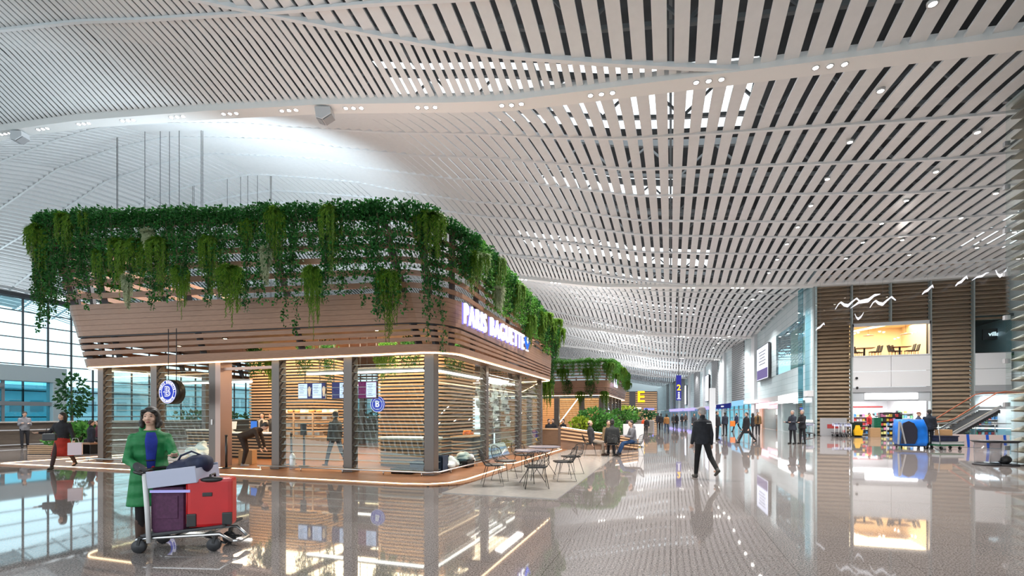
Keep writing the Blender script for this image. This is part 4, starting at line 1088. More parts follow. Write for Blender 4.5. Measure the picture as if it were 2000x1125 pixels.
for z, c in ((1.02, .1), (.86, .1)): bt.cap((-.03, .155, z), (.05, .155, z), .009, .009, 6)
bt.build('toggle', 'black', woman)
for y_ in (0,):
    MB().cap((-.02, .142, .93), (.02, .142, .86), .02, .015, 8).build('red_scarf_end', cloth((.4, .02, .03)), woman)
person('woman in a dark coat and red skirt carrying a pale shopping bag, walking', G(122, 915), heading(.25, -.97), 1.66, BK, (.05, .03, .03), skirt=(.36, .03, .02), hair='long', headturn=-25, vox=.022, arml=((-.35, .1, -1), (-.3, .3, -.9)), armr=((.45, .2, -.9), (.6, .5, .05)), **walkR)
person('man in a grey jacket leaning on the low wall looking at his phone', G(48, 876), heading(.75, -.6), 1.70, (.20, .20, .22), (.02, .02, .025), headtilt=25, armr=((.12, .15, -1), (-.3, .9, .35)), arml=((-.12, .15, -1), (.3, .9, .3)), legr=(14, 4), legl=(2, 4), lean=-4)
sitp = dict(legr=(82, 84), legl=(84, 80), sit=True)
person('seated person in dark clothes, back to us, beside the kiosk end post', atD(178, 19.6), heading(.5, .7), 1.68, (.02, .022, .032), BK, hair='short', **sitp)
person('seated person facing the other one behind the kiosk end post', atD(192, 20.8), heading(-.5, -.8), 1.66, (.10, .03, .04), BK, hair='short', **sitp)
# staff
person('customer in brown clothes bending down over a cardboard box inside the kiosk', atD(474, 14.6), heading(.95, .15), 1.72, (.045, .03, .022), (.035, .024, .02), (.25, .22, .2), lean=68, headtilt=10, armr=((.1, .3, -1), (0, .25, -1)), arml=((-.1, .3, -1), (0, .25, -1)), legr=(16, 26), legl=(10, 24), vox=.018)
person('cafe staff member with long hair behind the kiosk till', atD(512, 18.7), heading(.25, -1), 1.62, (.42, .38, .34), BK, hair='long', vox=.02, shirt=(.03, .03, .03))
person('second cafe staff member half hidden behind the kiosk door post', atD(530, 18.9), heading(-.6, -.8), 1.60, (.05, .05, .05), BK, hair='short', vox=.02)
person('cafe worker in dark clothes walking between the shelf and the third post', atD(655, 14.6), heading(-.8, .5), 1.70, (.06, .065, .07), BK, hair='short', vox=.02, **walkL)
# man walking away in the middle of the hall
man = person('man in a black jacket and grey cap walking away down the middle of the hall', atD(1372, 11.95), heading(-.12, 1), 1.74, (.022, .024, .03), (.012, .012, .013), (.06, .055, .05), hair='short', hairm=GHAIR, vox=.018, near=True, legr=(-26, 22), legl=(10, 2), armr=((.14, -.14, -1), (.05, .1, -1)), arml=((-.12, .16, -1), (-.02, .35, -1)), wide=1.14, hat=('beanie', (.17, .16, .16)), headtilt=4)
MB().box((.10, -.128, 1.36), (.12, .008, .014)).build('reflective_tab', 'white', man)
# seated group
person('bald man in dark jacket and tan trousers, leftmost of the seated group', atD(1156, 18.5, .0), heading(.95, -.1), 1.70, (.04, .038, .042), (.30, .24, .19), (.06, .03, .02), hair='bald', lean=-8, vox=.02, **sitp)
person('man in a dark jacket seated with his back to us at the group table', atD(1196, 18.1), heading(.1, 1), 1.74, (.032, .034, .034), BK, hair='short', lean=8, vox=.02, legr=(78, 95), legl=(80, 70), wide=1.15)
person('person in a tan top seated across the table, mostly hidden', atD(1187, 19.9), heading(.1, -1), 1.70, (.22, .15, .08), BK, hair='short', lean=6, vox=.022, **sitp)
person('smiling young man in grey hoodie and jeans seated at the group table', atD(1238, 18.5), heading(-.95, -.1), 1.72, (.15, .15, .165), (.03, .07, .16), (.03, .03, .035), hair='short', lean=10, vox=.018, hood=True, legr=(78, 52), legl=(84, 60), armr=((.1, .35, -1), (-.25, .9, .1)), arml=((-.1, .3, -1), (.2, .9, .1)), headturn=20)
person('woman in a bright blue top seated behind the white partition', atD(1226, 24.5), heading(.9, -.3), 1.62, (.03, .20, .45), BK, hair='long', **sitp)
# standing people down the hall
P_ = [
 ('man in a black suit standing by the white post with a thin cane', 1400.5, 859, .4, -.9, 1.76, BK, BK, 'short', {}, None, None),
 ('man in a dark navy suit standing with his back to us, hands low', 1416, 851, -.1, 1, 1.74, (.03, .035, .055), BK, 'short', dict(legr=(4, 0), legl=(-6, 0), spread=.12), None, None),
 ('man in dark clothes striding left with an orange bag', 1438.5, 843, -.9, -.2, 1.76, NV, BK, 'short', walkR, None, None),
 ('man in a long black coat striding left, closest of the hall walkers', 1458, 865, -.95, -.25, 1.78, BK, BK, 'short', dict(legr=(30, 4), legl=(-28, 14)), .32, None),
 ('person in black half hidden behind the striding man in the long coat', 1470, 852, -.6, .6, 1.66, BK, BK, 'long', {}, .2, None),
 ('man in a brown jacket facing us beside the shop entrance', 1480, 851, -.35, -.95, 1.76, (.17, .10, .045), BK, 'short', {}, None, (.02, .02, .02)),
 ('person in a dark coat carrying a box, left of the pair by the shop', 1548, 867, -.9, -.3, 1.78, (.03, .035, .05), BK, 'short', dict(armr=((.1, .3, -1), (-.1, 1, .1)), arml=((-.1, .3, -1), (.1, 1, .1))), .22, None),
 ('grey haired person in black, right of the pair by the shop', 1567, 867, -.9, -.2, 1.80, BK, BK, 'short', dict(armr=((.1, .3, -1), (-.1, 1, .0)), arml=((-.1, .3, -1), (.1, 1, .0))), .15, None),
 ('woman in an orange-brown sweater and jeans walking away, legs apart', 1302, 847, 0, 1, 1.64, (.36, .17, .06), (.04, .06, .11), 'long', dict(legr=(5, 0), legl=(-8, 4), spread=.16), None, None),
 ('person in black with a backpack behind the prams', 1291, 841, .3, 1, 1.72, BK, BK, 'short', walkL, None, None),
 ('person in a dark coat left of the one with a backpack', 1285.5, 838, .2, 1, 1.74, (.04, .045, .06), BK, 'short', {}, .2, None),
 ('person in a striped dark top near the yellow light, left of two', 1315.5, 836.5, 0, -1, 1.72, (.07, .07, .075), BK, 'short', walkR, .3, None),
 ('person in a long black coat near the yellow light, right of two', 1321.5, 836.5, .1, -1, 1.70, BK, BK, 'long', {}, .4, None),
 ('distant person in a black coat in front of the brown entrance, left of two', 1332, 833, 0, -1, 1.66, BK, BK, 'short', {}, .3, None),
 ('distant person in dark brown in front of the brown entrance, right of two', 1339, 832, 0, -1, 1.74, (.06, .04, .035), BK, 'short', {}, None, None),
 ('woman in dark clothes left of the big walking man', 1356, 846, 0, -1, 1.66, (.05, .05, .06), BK, 'long', {}, .3, None),
 ('person in an orange-red top seated by the far prams', 1257, 842, .2, -1, 1.62, (.55, .08, .03), BK, 'short', dict(legr=(82, 84), legl=(84, 80)), None, None),
 ('person in a yellow hat seated beside the one in orange-red', 1263, 843, -.4, -1, 1.66, BK, BK, 'none', dict(legr=(82, 84), legl=(84, 80), hat=('beanie', (.6, .36, .1))), None, None),
 ('dark clothed person standing behind the far planting, left of two', 1229, 838, .3, -1, 1.70, BK, BK, 'short', {}, None, None),
 ('dark clothed person standing behind the far planting, right of two', 1236, 838, -.3, -1, 1.68, (.03, .03, .04), BK, 'short', {}, None, None),
 ('shop worker in a red vest inside the convenience shop', 1698, 850.5, .3, -1, 1.70, (.6, .04, .04), BK, 'short', {}, None, None),
 ('man in a white shirt inside the convenience shop', 1706, 849.5, -.2, 1, 1.66, (.6, .62, .68), NV, 'short', {}, None, None),
]
for (lab, px, py, cx, cy, h, tp, lg, hair, kw, coat, shirt) in P_:
    hm = GHAIR if 'grey haired' in lab or 'carrying a box' in lab else None
    person(lab, G(px, py), heading(cx, cy), h, tp, lg, hair=hair, coat=coat, shirt=shirt, hairm=hm, vox=.03, **kw)
person('man in dark overalls with an orange shoulder tab behind the blue cart', G(1815, 877), heading(.25, 1), 1.78, (.022, .028, .04), (.016, .02, .028), hair='short', vox=.022, wide=1.12, armr=((.2, 0, -1), (.1, .1, -1)))
person('man in a brown cap pushing the blue cart, only his head showing', G(1794, 869), heading(.4, -.9), 1.68, (.05, .06, .10), BK, hair='none', hat=('cap', (.24, .10, .07)), vox=.022, armr=((.1, .4, -1), (0, 1, 0)), arml=((-.1, .4, -1), (0, 1, 0)))
# diners at the far curved bench
for i, (px, D) in enumerate(((1072, 26.5), (1080, 27.3), (1100, 26.8))):
    person('diner in black on the curved wooden bench, %s from the left' % ('first', 'second', 'third')[i], atD(px, D), heading((.3, -.4, -.8)[i], -.8), 1.66, BK, BK, hair='short', **sitp)
# ================================================================= TROLLEY AND LUGGAGE
FW = Vector((CT * .997 - ST * .06, ST * .997 + CT * .06, 0)).normalized()        # trolley heading
TRZ = math.atan2(FW.y, FW.x) - PI / 2
def trolley(label, loc, rz, group=None):
    t = thing('luggage_trolley', label, 'trolley', loc, rz, group)
    b = MB()
    for x in (-.20, .20): b.tube([(x * .8, .62, .11), (x, .5, .2), (x, -.36, .16), (x, -.42, .14)], .019, 8)
    b.tube([(-.16, .62, .11), (-.1, .68, .10), (.1, .68, .10), (.16, .62, .11)], .019, 8)
    for y in (-.3, 0, .3): b.beam((-.2, y, .18), (.2, y, .18), .05, .018)
    b.build('frame', 'steel', t)
    MB().beam((0, -.36, .19), (0, .55, .29), .46, .035).build('platform', 'rib', t, bevel=.01)
    b = MB(); b.tube([(0, .2, .14), (-.18, .55, .09), (.18, .55, .09), (0, .2, .14)], .014, 6); b.build('front_guard', 'black', t)
    for x in (-.23, .23): MB().tube([(x, -.26, .12), (x, -.28, .5), (x, -.31, .90)], .026, 8).build('upright', 'white', t)
    MB().tube([(-.25, -.32, .90), (-.25, -.40, .925), (.25, -.40, .925), (.25, -.32, .90)], .02, 8).build('handle', 'black', t)
    lp = bpy.data.materials.get('lilac_plate') or pbr('lilac_plate', (.42, .44, .56), .35); sl = Matrix.Rotation(.12, 3, 'X')
    b = MB(); b.box((.235, -.01, .86), (.02, .54, .19), rot=sl); b.box((-.235, -.01, .86), (.02, .54, .19), rot=sl); b.box((0, -.01, .775), (.46, .54, .015), rot=sl); b.box((0, .25, .88), (.46, .02, .16), rot=sl); b.build('basket', lp, t, bevel=.006)
    MB().box((.225, -.03, .70), (.02, .44, .03)).build('lit_bar', bpy.data.materials.get('lilac_bar') or pbr('lilac_bar', (.45, .42, .85), .3), t)
    for x, y in ((-.21, -.38), (.21, -.38), (-.17, .42), (.17, .42)):
        w_ = MB(); w_.tube([(x - .022, y, .075), (x + .022, y, .075)], .075, 16); o = w_.build('wheel', 'rib', t)
        MB().beam((x, y, .09), (x, y + .02, .19), .06, .03).build('wheel_fork', 'black', o)
    return t
T0 = atD(0, 5.75) ; ctr = atD(362, 5.72)
tro = trolley('loaded luggage trolley pushed by the woman in the green coat', ctr, TRZ)
TM = Matrix.Translation(ctr) @ Matrix.Rotation(TRZ, 4, 'Z')
def ontro(name, label, cat, x, y, z):
    t = thing(name, label, cat, TM @ Vector((x, y, z)), TRZ); return t
def suitcase(t, sx, sy, sz, mat, soft=False):
    MB().box((0, 0, sz / 2), (sx, sy, sz)).build('shell', mat, t, bevel=.04)
    b = MB(); b.tube([(-sx * .4, -sy / 2 - .004, .05), (-sx * .4, -sy / 2 - .004, sz - .05)], .008, 6); b.tube([(sx * .4, -sy / 2 - .004, .05), (sx * .4, -sy / 2 - .004, sz - .05)], .008, 6); b.build('seam', mat, t)
    MB().tube([(-.09, 0, sz - .005), (-.08, 0, sz + .035), (.08, 0, sz + .035), (.09, 0, sz - .005)], .013, 8).build('handle', 'black', t)
M['red'] = pbr('red_shell', (.50, .012, .015), .32, var=.1, scale=3.)
M['purple'] = pbr('purple_fabric', (.075, .02, .06), .75, var=.2, scale=30.)
M['navy'] = pbr('navy_fabric', (.012, .018, .05), .7, var=.25, scale=12.)
s1 = ontro('purple_suitcase', 'dark purple fabric suitcase standing at the back of the trolley', 'suitcase', .06, -.08, .215); suitcase(s1, .28, .36, .53, 'purple')
MB().box((.143, 0, .3), (.012, .24, .26)).build('pocket', 'purple', s1, bevel=.004)
s2 = ontro('red_suitcase', 'bright red suitcase with black corners standing at the front of the trolley', 'suitcase', .07, .35, .275); s2.rotation_euler = (0, 0, TRZ + .22); suitcase(s2, .24, .46, .56, 'red')
for y in (-.18, .18): MB().box((.11, y, .09), (.05, .10, .15)).build('corner_guard', 'black', s2, bevel=.012)
MB().ell((.09, .02, .545), (.055, .13, .035), 14, 8).build('handle_recess', 'black', s2); MB().box((.123, -.02, .38), (.014, .10, .045)).build('badge', 'black', s2, bevel=.006)
bg_ = ontro('navy_bag', 'navy blue soft bag resting on the trolley basket', 'bag', .0, .02, .79)
b = MB(); b.ell((0, .0, .13), (.18, .22, .13), 16, 10); b.ell((0, .13, .19), (.15, .16, .12), 14, 8); b.ell((.02, .2, .22), (.12, .1, .09), 12, 8); b.ell((0, -.14, .08), (.17, .14, .07), 14, 8); remesh(b, 'body', M['navy'], bg_, .012, 2)
MB().tube([(.0, -.12, .2), (.05, -.04, .30), (.05, .08, .35), (.0, .16, .30)], .012, 6).build('strap', 'navy', bg_)
# shopping bag of the woman in red
t = thing('shopping_bag', 'pale pink paper shopping bag carried by the woman in the red skirt', 'bag', atD(147, 13.35, .46), heading(.5, -.8))
MB().box((0, 0, .17), (.30, .14, .34)).build('body', pbr('pink_paper', (.75, .62, .68), .7), t, bevel=.006); MB().tube([(-.08, 0, .34), (-.05, 0, .46), (.05, 0, .46), (.08, 0, .34)], .006, 5).build('handle', 'paper', t)
t = thing('handbag', 'black handbag on the arm of the woman in the red skirt', 'bag', atD(97, 13.4, .95), heading(.3, -.9)); MB().box((0, 0, .0), (.30, .12, .2)).build('body', 'black', t, bevel=.03); MB().tube([(-.1, 0, .1), (-.06, 0, .24), (.06, 0, .24), (.1, 0, .1)], .01, 6).build('strap', 'black', t)
t = thing('orange_bag', 'orange bag held by the man striding left', 'bag', atD(1431, 44.5, .75), 0); MB().box((0, 0, 0), (.42, .2, .5)).build('body', pbr('orange_cloth', (.8, .18, .02), .6), t, bevel=.04); MB().tube([(-.1, 0, .25), (0, 0, .38), (.1, 0, .25)], .014, 6).build('handle', 'black', t)
# ================================================================= WIRE CHAIRS AND TABLES
def wirechair(label, loc, rz, group=None):
    c = thing('wire_chair', label, 'chair', loc, rz, group)
    b = MB(); b.prism([(-.19, -.18), (.19, -.18), (.235, .0), (.22, .2), (.12, .25), (-.12, .25), (-.22, .2), (-.235, 0)], .03, 2, .445); b.build('seat_pad', 'black', c, bevel=.01)
    b = MB()
    for i in range(9):
        u = -1 + 2 * i / 8; x = .2 * u; top = .82 - .05 * u * u; b.tube([(x, -.16, .45), (x * 1.1, -.25 + .03 * u * u, .56), (x * 1.15 + .03 * math.sin(i), -.29 + .05 * u * u, .68), (x * 1.02, -.32 + .06 * u * u, top)], .0045, 4)
    for z, w_, y in ((.53, .22, -.225), (.61, .235, -.265), (.69, .235, -.285), (.76, .225, -.305)):
        b.tube([(w_ * (-1 + 2 * i / 8), y + .05 * (-1 + 2 * i / 8) ** 2, z - .01 * ((i % 2) * 2 - 1)) for i in range(9)], .0045, 4)
    b.build('wire_backrest', 'black', c)
    MB().tube([(-.235, .0, .455), (-.26, -.2, .56), (-.225, -.25, .72), (-.13, -.30, .80), (0, -.325, .825), (.13, -.30, .80), (.225, -.25, .72), (.26, -.2, .56), (.235, 0, .455)], .008, 6).build('back_frame', 'black', c)
    for sx in (-1, 1):
        MB().tube([(sx * .17, .12, .445), (sx * .25, .22, .012), (sx * .25, -.24, .012), (sx * .17, -.12, .445)], .008, 6).build('leg_loop', 'black', c)
    MB().tube([(-.19, .1, .44), (.19, .1, .44)], .007, 5).tube([(-.19, -.1, .44), (.19, -.1, .44)], .007, 5).build('crossbar', 'black', c)
    return c
def fz_(lab, px, D, cx, cy): return wirechair(lab, atD(px, D), heading(cx, cy))
c0 = fz_('black wire chair at the left of the front table, closest to the kiosk glass', 962, 10.75, .95, .15)
for lab, px, D, cx, cy in (('black wire chair behind the front left chair, beside the deck light', 986, 11.65, .9, -.45), ('black wire chair with its back to us in front of the nearer table', 1047, 10.35, -.05, 1), ('black wire chair right of the nearer table, front one of two', 1102, 11.5, -.95, -.1), ('black wire chair right of the tables, rear one of two', 1116, 12.9, -.9, -.35), ('black wire chair beyond the tables near the kiosk end', 1022, 13.4, .6, -.7)):
    dup(c0, atD(px, D), heading(cx, cy), lab)
for lab, px, D, cx, cy in (('black chair under the bald man in the suit jacket', 1153, 18.5, .95, -.1), ('black chair under the man with his back to us', 1196, 18.05, .1, 1), ('black chair under the young man in the grey hoodie', 1241, 18.5, -.95, -.1), ('black chair under the person in tan across the table', 1187, 20., .1, -1)):
    dup(c0, atD(px, D), heading(cx, cy), lab)
def table(label, loc, r=.42):
    t = thing('round_table', label, 'table', loc)
    MB().lathe((0, 0, 0), [(r - .01, .725), (r, .735), (r, .75), (r - .01, .757)], 32).build('tabletop', pbr('taupe_top', (.20, .17, .19), .4) if 'taupe_top' not in bpy.data.materials else bpy.data.materials['taupe_top'], t)
    for i in range(4):
        a = i * PI / 2 + .4; MB().tube([(.24 * math.cos(a), .24 * math.sin(a), .725), (.06 * math.cos(a), .06 * math.sin(a), .38), (.30 * math.cos(a), .30 * math.sin(a), .01)], .009, 6).build('leg', 'black', t)
    return t
table('nearer round dark cafe table among the wire chairs', atD(1040, 11.15)); table('farther round dark cafe table beside the kiosk glass', atD(1063, 12.45)); table('round cafe table hidden in the seated group', atD(1200, 19.), .38)
# ================================================================= KIOSK INTERIOR
def tower(name, label, x0, x1, y0, y1, z1=3.95, r=.5):
    t = thing(name, label, 'screen', (0, 0, 0)); P = rrect(x0, x1, y0, y1, r, 6, 6)
    MB().prism([(p[0] * .98 + (x0 + x1) * .01, p[1] * .98 + (y0 + y1) * .01) for p in P], z1 - .1, 2, .03).build('core', 'blind', t)
    b = MB(); n = int(z1 / .12)
    for i in range(n):
        z = .05 + i * .12; b.loft([[(p[0], p[1], z), (p[0], p[1], z + .055)] for p in P], False, False, True)
    Q = rrect(x0 - .03, x1 + .03, y0 - .03, y1 + .03, r, 6, 6); b = MB()
    for i in range(n):
        z = .05 + i * .12; b.loft([[(p[0], p[1], z), (q[0], q[1], z), (q[0], q[1], z + .06), (p[0], p[1], z + .06)] for p, q in zip(P, Q)], False, False, True)
    b.build('batten', 'warmwood', t); return t
tower('batten_tower', 'left tall tower of horizontal timber battens inside the kiosk', -16.8, -13.2, 15.6, 18.2)
tower('batten_tower', 'right tall tower of horizontal timber battens inside the kiosk', -9.9, -7.1, 14.6, 17.4)
def counter(label, x0, x1, y0, y1, h=.92, r=.3, top='paper'):
    t = thing('service_counter', label, 'counter', (0, 0, 0)); P = rrect(x0, x1, y0, y1, r, 6, 4); n = int((h - .1) / .11)
    MB().prism(P, h - .06, 2, .03).build('body', 'blind', t)
    Q = rrect(x0 - .03, x1 + .03, y0 - .03, y1 + .03, r, 6, 4); b = MB()
    for i in range(n):
        z = .1 + i * .11; b.loft([[(p[0], p[1], z), (q[0], q[1], z), (q[0], q[1], z + .05), (p[0], p[1], z + .05)] for p, q in zip(P, Q)], False, False, True)
    b.build('batten', 'warmwood', t); MB().prism(rrect(x0 - .06, x1 + .06, y0 - .06, y1 + .06, r, 6, 4), .04, 2, h - .03).build('worktop', top, t); return t
counter('slatted till counter facing the kiosk doorway', -15.5, -13.15, 13.4, 14.1)
counter('curved slatted serving counter between the third post and the corner post', -8.5, -6.6, 12.6, 13.5, .88, .44)
counter('low slatted display table with fruit near the corner post', -6.9, -6.15, 14.6, 16.2, .85, .1, 'warmwood')
counter('slatted counter behind the first two glass bays', -17.6, -15.8, 13.6, 14.2, 1.0)
bs_ = thing('bakery_shelf', 'long wooden bread shelf lit warm behind the middle kiosk bay', 'shelf', (0, 0, 0))
b = MB(); xa, xb = -13.0, -10.4
MB().bx(xa, xb, 13.4, 13.9, .03, .78).build('base', 'warmwood', bs_)
for z in (.85, 1.12, 1.38, 1.62): MB().bx(xa, xb, 13.3, 13.8, z, z + .03).build('shelf_board', 'warmwood', bs_)
for x in (xa, xa + .8, xa + 1.6, xb): MB().bx(x - .025, x + .025, 13.3, 13.34, .78, 1.65).build('shelf_post', 'warmwood', bs_)
area('shelf_light', ((xa + xb) / 2, 13.1, 2.2), 2.2, .3, 60, (1., .72, .45), (.5, 0, 0))
M['bread'] = pbr('bread_crust', (.50, .24, .08), .6, var=.35, scale=14.); M['wrap'] = pbr('white_wrap', (.75, .70, .66), .4)
r = random.Random(5); i = 0
pr = None
lv = {.88: 'lowest', 1.15: 'second', 1.41: 'third', 1.65: 'top'}
for z in (.88, 1.15, 1.41, 1.65):
    for j in range(8):
        x = xa + .15 + j * .3
        b = MB(); q = r.random()
        if q < .6: b.ell((0, 0, .045), (.11, .09, .05), 10, 6)
        else: b.box((0, 0, .05), (.2, .18, .1))
        o = b.build('bread_loaf' if q < .6 else 'wrapped_loaf', 'bread' if q < .6 else 'wrap', None, (x, 13.55, z)); tag(o, '%s on the %s board of the bakery shelf, %s from the left' % ('golden loaf' if q < .6 else 'white wrapped loaf', lv[z], ordn(j + 1)), 'bread', 'goods on the bakery shelf')
# menu screens
for i, px in enumerate((611, 650, 718)):
    y = 13.2; x, D = on_y((573 + 38, 652 + 0, 714)[i] if False else (609, 666, 718)[i], y); wd = (1.12, .72, .72)[i]
    t = thing('menu_screen', ('wide menu screen with a price page and an ice cream, left of the row', 'menu screen half hidden behind the third post', 'menu screen with a red picture, right of the row')[i], 'screen', (x, y, 2.36))
    MB().box((0, .03, 0), (wd, .06, .56)).build('bezel', 'black', t, bevel=.008)
    MB().box((0, -.003, 0), (wd - .04, .01, .52)).build('display', emis('screen_violet_%d' % i, ((.05, .05, .16), (.05, .05, .16), (.16, .02, .10))[i], 1.1), t)
    for k_, xx in enumerate((-.36, .22) if wd > 1 else (.14,)):
        MB().box((xx, -.012, 0), (.36, .008, .48)).build('menu_page', bpy.data.materials.get('screen_page') or emis('screen_page', (.62, .72, 1.), 1.5), t)
        b = MB()
        for q in range(7): b.box((xx - .04, -.018, .18 - q * .06), (.22 - .05 * (q % 3), .004, .012))
        b.build('menu_text', 'rib', t)
        if wd > 1: MB().lathe((xx + .27, -.012, -.18), [(.03, 0), (.05, .12), (.055, .18), (.07, .22), (.04, .3), (.0, .34)], 10, sy=.1).build('sundae_picture', bpy.data.materials.get('sundae') or emis('sundae', (.9, .62, .42), 1.1), t)
    for sx in (-.3, .3): MB().cyl((sx, .03, .28), (sx, .03, 1.7), .012, 6).build('hanger_rod', 'rib', t)
# linear lights inside
for pts, lab in ((((-11.0, 12.6, 2.86), (-6.55, 12.6, 2.86)), 'long white linear lamp hanging inside the kiosk front'), (((-6.5, 12.7, 2.86), (-6.4, 20.5, 2.86)), 'long white linear lamp hanging along the kiosk right side'), (((-17.5, 13., 2.7), (-13.6, 12.9, 2.7)), 'white linear lamp hanging behind the first two glass bays'), (((-17.4, 18.6, 2.9), (-8.6, 18.6, 2.9)), 'white linear lamp at the back of the kiosk')):
    t = thing('linear_lamp', lab, 'lamp'); b = MB(); b.beam(pts[0], pts[1], .09, .05); b.build('tube', 'ledw', t)
    b = MB(); b.beam(Vector(pts[0]) + Vector((0, 0, .06)), Vector(pts[1]) + Vector((0, 0, .06)), .1, .06); b.build('housing', 'pilaster', t)
    for f in (.1, .5, .9):
        p = Vector(pts[0]).lerp(Vector(pts[1]), f); MB().cyl(p + Vector((0, 0, .08)), p + Vector((0, 0, 1.2)), .006, 4).build('wire', 'rib', t)
# round wall emblem inside
t = thing('round_emblem', 'round blue and white emblem hanging inside behind the serving counter', 'sign', (on_y(737, 14.2)[0], 14.2, 1.93))
MB().tube([(0, 0, 0), (0, .05, 0)], .27, 28).build('disc', 'signblue', t); text('B', .3, 'text', (0, -.01, 0), parent=t, name='letter', depth=.01, bold=.006)
for r_ in (.265, .19): MB().tube([(r_ * math.cos(a), -.008, r_ * math.sin(a)) for a in [2 * PI * i / 36 for i in range(36)]], .006, 5, closed=True).build('ring', 'text', t)
# till, terminal, stanchions, bollard, boxes
x, D = on_y(447, 13.6); t = thing('till_monitor', 'white point of sale monitor at the left end of the till counter', 'monitor', (x, 13.7, .94), .5); MB().box((0, 0, .24), (.36, .03, .30), rot=Matrix.Rotation(-.35, 3, 'X')).build('display', 'white', t, bevel=.01); MB().lathe((0, .05, 0), [(.12, 0), (.11, .02), (.03, .03), (.03, .16)], 14).build('stand', 'white', t)
x, D = on_y(497, 13.6); t = thing('till_monitor', 'dark touch screen monitor beside the bending customer', 'monitor', (x, 13.6, .94), -.2); MB().box((0, 0, .26), (.40, .04, .32)).build('display', 'black', t, bevel=.01); MB().box((0, -.022, .26), (.36, .006, .28)).build('glow', emis('tablet', (.08, .25, .8), .9), t); MB().lathe((0, .05, 0), [(.1, 0), (.1, .02), (.03, .03), (.03, .14)], 14).build('stand', 'black', t)
def stanchion(px, D, label, h=.92, board=False):
    t = thing('stanchion', label, 'post', atD(px, D, .03)); MB().lathe((0, 0, 0), [(.16, 0), (.16, .015), (.03, .035)], 20).build('base', 'black', t); MB().cyl((0, 0, .03), (0, 0, h), .032, 12).build('pole', 'black', t)
    if board: MB().box((0, -.03, h + .16), (.22, .02, .36)).build('board', 'black', t, bevel=.01)
    else: MB().cyl((0, 0, h), (0, 0, h + .04), .04, 12).build('cap', 'black', t)
stanchion(442, 13.9, 'black belt post on the left of the kiosk doorway'); stanchion(594, 14.4, 'black post with a dark notice board in the middle bay', .95, True); stanchion(569, 15, 'black belt post left of the notice board post')
t = thing('fire_extinguisher', 'small grey metal canister standing by the door post of the kiosk', 'canister', atD(571, 13.75, .03)); MB().lathe((0, 0, 0), [(.075, 0), (.08, .02), (.08, .36), (.05, .42), (.02, .45)], 16).build('body', 'pilaster', t); MB().tube([(0, 0, .44), (.02, 0, .50), (.06, 0, .49)], .015, 6).build('handle', 'steel', t)
t = thing('cardboard_box', 'brown cardboard box the bending customer is lifting', 'box', atD(484, 15.1, .03), TH); MB().box((0, 0, .22), (.42, .3, .44)).build('body', pbr('cardboard', (.42, .25, .12), .8), t, bevel=.005); MB().box((0, 0, .445), (.06, .3, .004)).build('tape', 'warmwood', t)
M['bagp'] = pbr('plastic_bag', (.70, .74, .72), .3, bump=.6, bscale=14.)
def sack(px, D, s, label, mat='bagp', z=.03):
    r = random.Random(int(px)); b = MB()
    for i in range(18):
        a = r.uniform(0, 6.28); q = r.uniform(0, .24); h = r.uniform(.08, .34 - q * .5)
        b.ell((q * math.cos(a) * s, q * math.sin(a) * s, h * s), (r.uniform(.05, .13) * s, r.uniform(.05, .13) * s, r.uniform(.05, .11) * s), 10, 7, rot=Matrix.Rotation(r.uniform(0, 3), 3, 'X'))
    b.ell((0, 0, .14 * s), (.24 * s, .2 * s, .14 * s))
    t = thing('plastic_sack', label, 'sack', atD(px, D, z)); remesh(b, 'sack_body', M[mat], t, .022 * s, 1)
    if s > 1.25: MB().tube([(.06 * s + .035 * s * math.cos(a), .035 * s * math.sin(a), .385 * s) for a in [i * PI / 4 for i in range(8)]], .006, 4, closed=True).build('knot', mat, t)
sack(378, 15.0, 1.3, 'knotted white plastic sack behind the second glass bay, taller one'); sack(400, 14.9, 1.15, 'crumpled white plastic sack right beside the taller one'); sack(394, 15.4, 1.7, 'white plastic sack at the back of the sack pile')
sack(872, 13.3, 1.1, 'pale plastic sack on the floor just right of the corner post'); sack(905, 14.8, 1.15, 'clear plastic wrap bundle beside the fruit table'); sack(884, 13.9, .9, 'pale plastic sack with a red item beside the corner sack')
def crate(px, D, label, d=(.55, .38, .26), col=(.03, .04, .07), rz=0., z=.03):
    t = thing('crate', label, 'crate', atD(px, D, z), rz); m = cloth(col, .5); b = MB(); x, y, h = d
    b.bx(-x / 2, x / 2, -y / 2, y / 2, 0, .02)
    for (a0, a1, b0, b1) in ((-x / 2, x / 2, -y / 2, -y / 2 + .02), (-x / 2, x / 2, y / 2 - .02, y / 2), (-x / 2, -x / 2 + .02, -y / 2, y / 2), (x / 2 - .02, x / 2, -y / 2, y / 2)): b.bx(a0, a1, b0, b1, 0, h)
    b.build('body', m, t); MB().bx(-x / 2 - .015, x / 2 + .015, -y / 2 - .015, -y / 2, h - .05, h).bx(-x / 2 - .015, x / 2 + .015, y / 2, y / 2 + .015, h - .05, h).build('rim', m, t); return t
crate(790, 12.75, 'low black tray crate on the deck left of the corner post', (.62, .3, .14), (.015, .015, .017)); crate(820, 12.95, 'navy plastic crate beside the corner post', (.42, .34, .30), (.03, .045, .08)); crate(858, 12.9, 'navy crate stack right behind the corner post', (.36, .36, .46), (.03, .05, .09)); crate(901, 14.3, 'black tray of crockery under the plastic wrap', (.6, .5, .2), (.02, .02, .022))
M['orange'] = pbr('orange_fruit', (.9, .25, .02), .45)
r = random.Random(9)
for i in range(16):
    a = i * 2.4; q = .03 * math.sqrt(i % 9) * 2; p = (-6.5 + q * math.cos(a), 15.0 + q * math.sin(a), .90 + (.07 if i >= 9 else 0))
    o = MB().ell((0, 0, .04), (.045, .045, .042), 10, 8).build('orange', 'orange', None, p); tag(o, 'orange in the fruit pile on the low display table', 'orange', 'oranges on the display table')
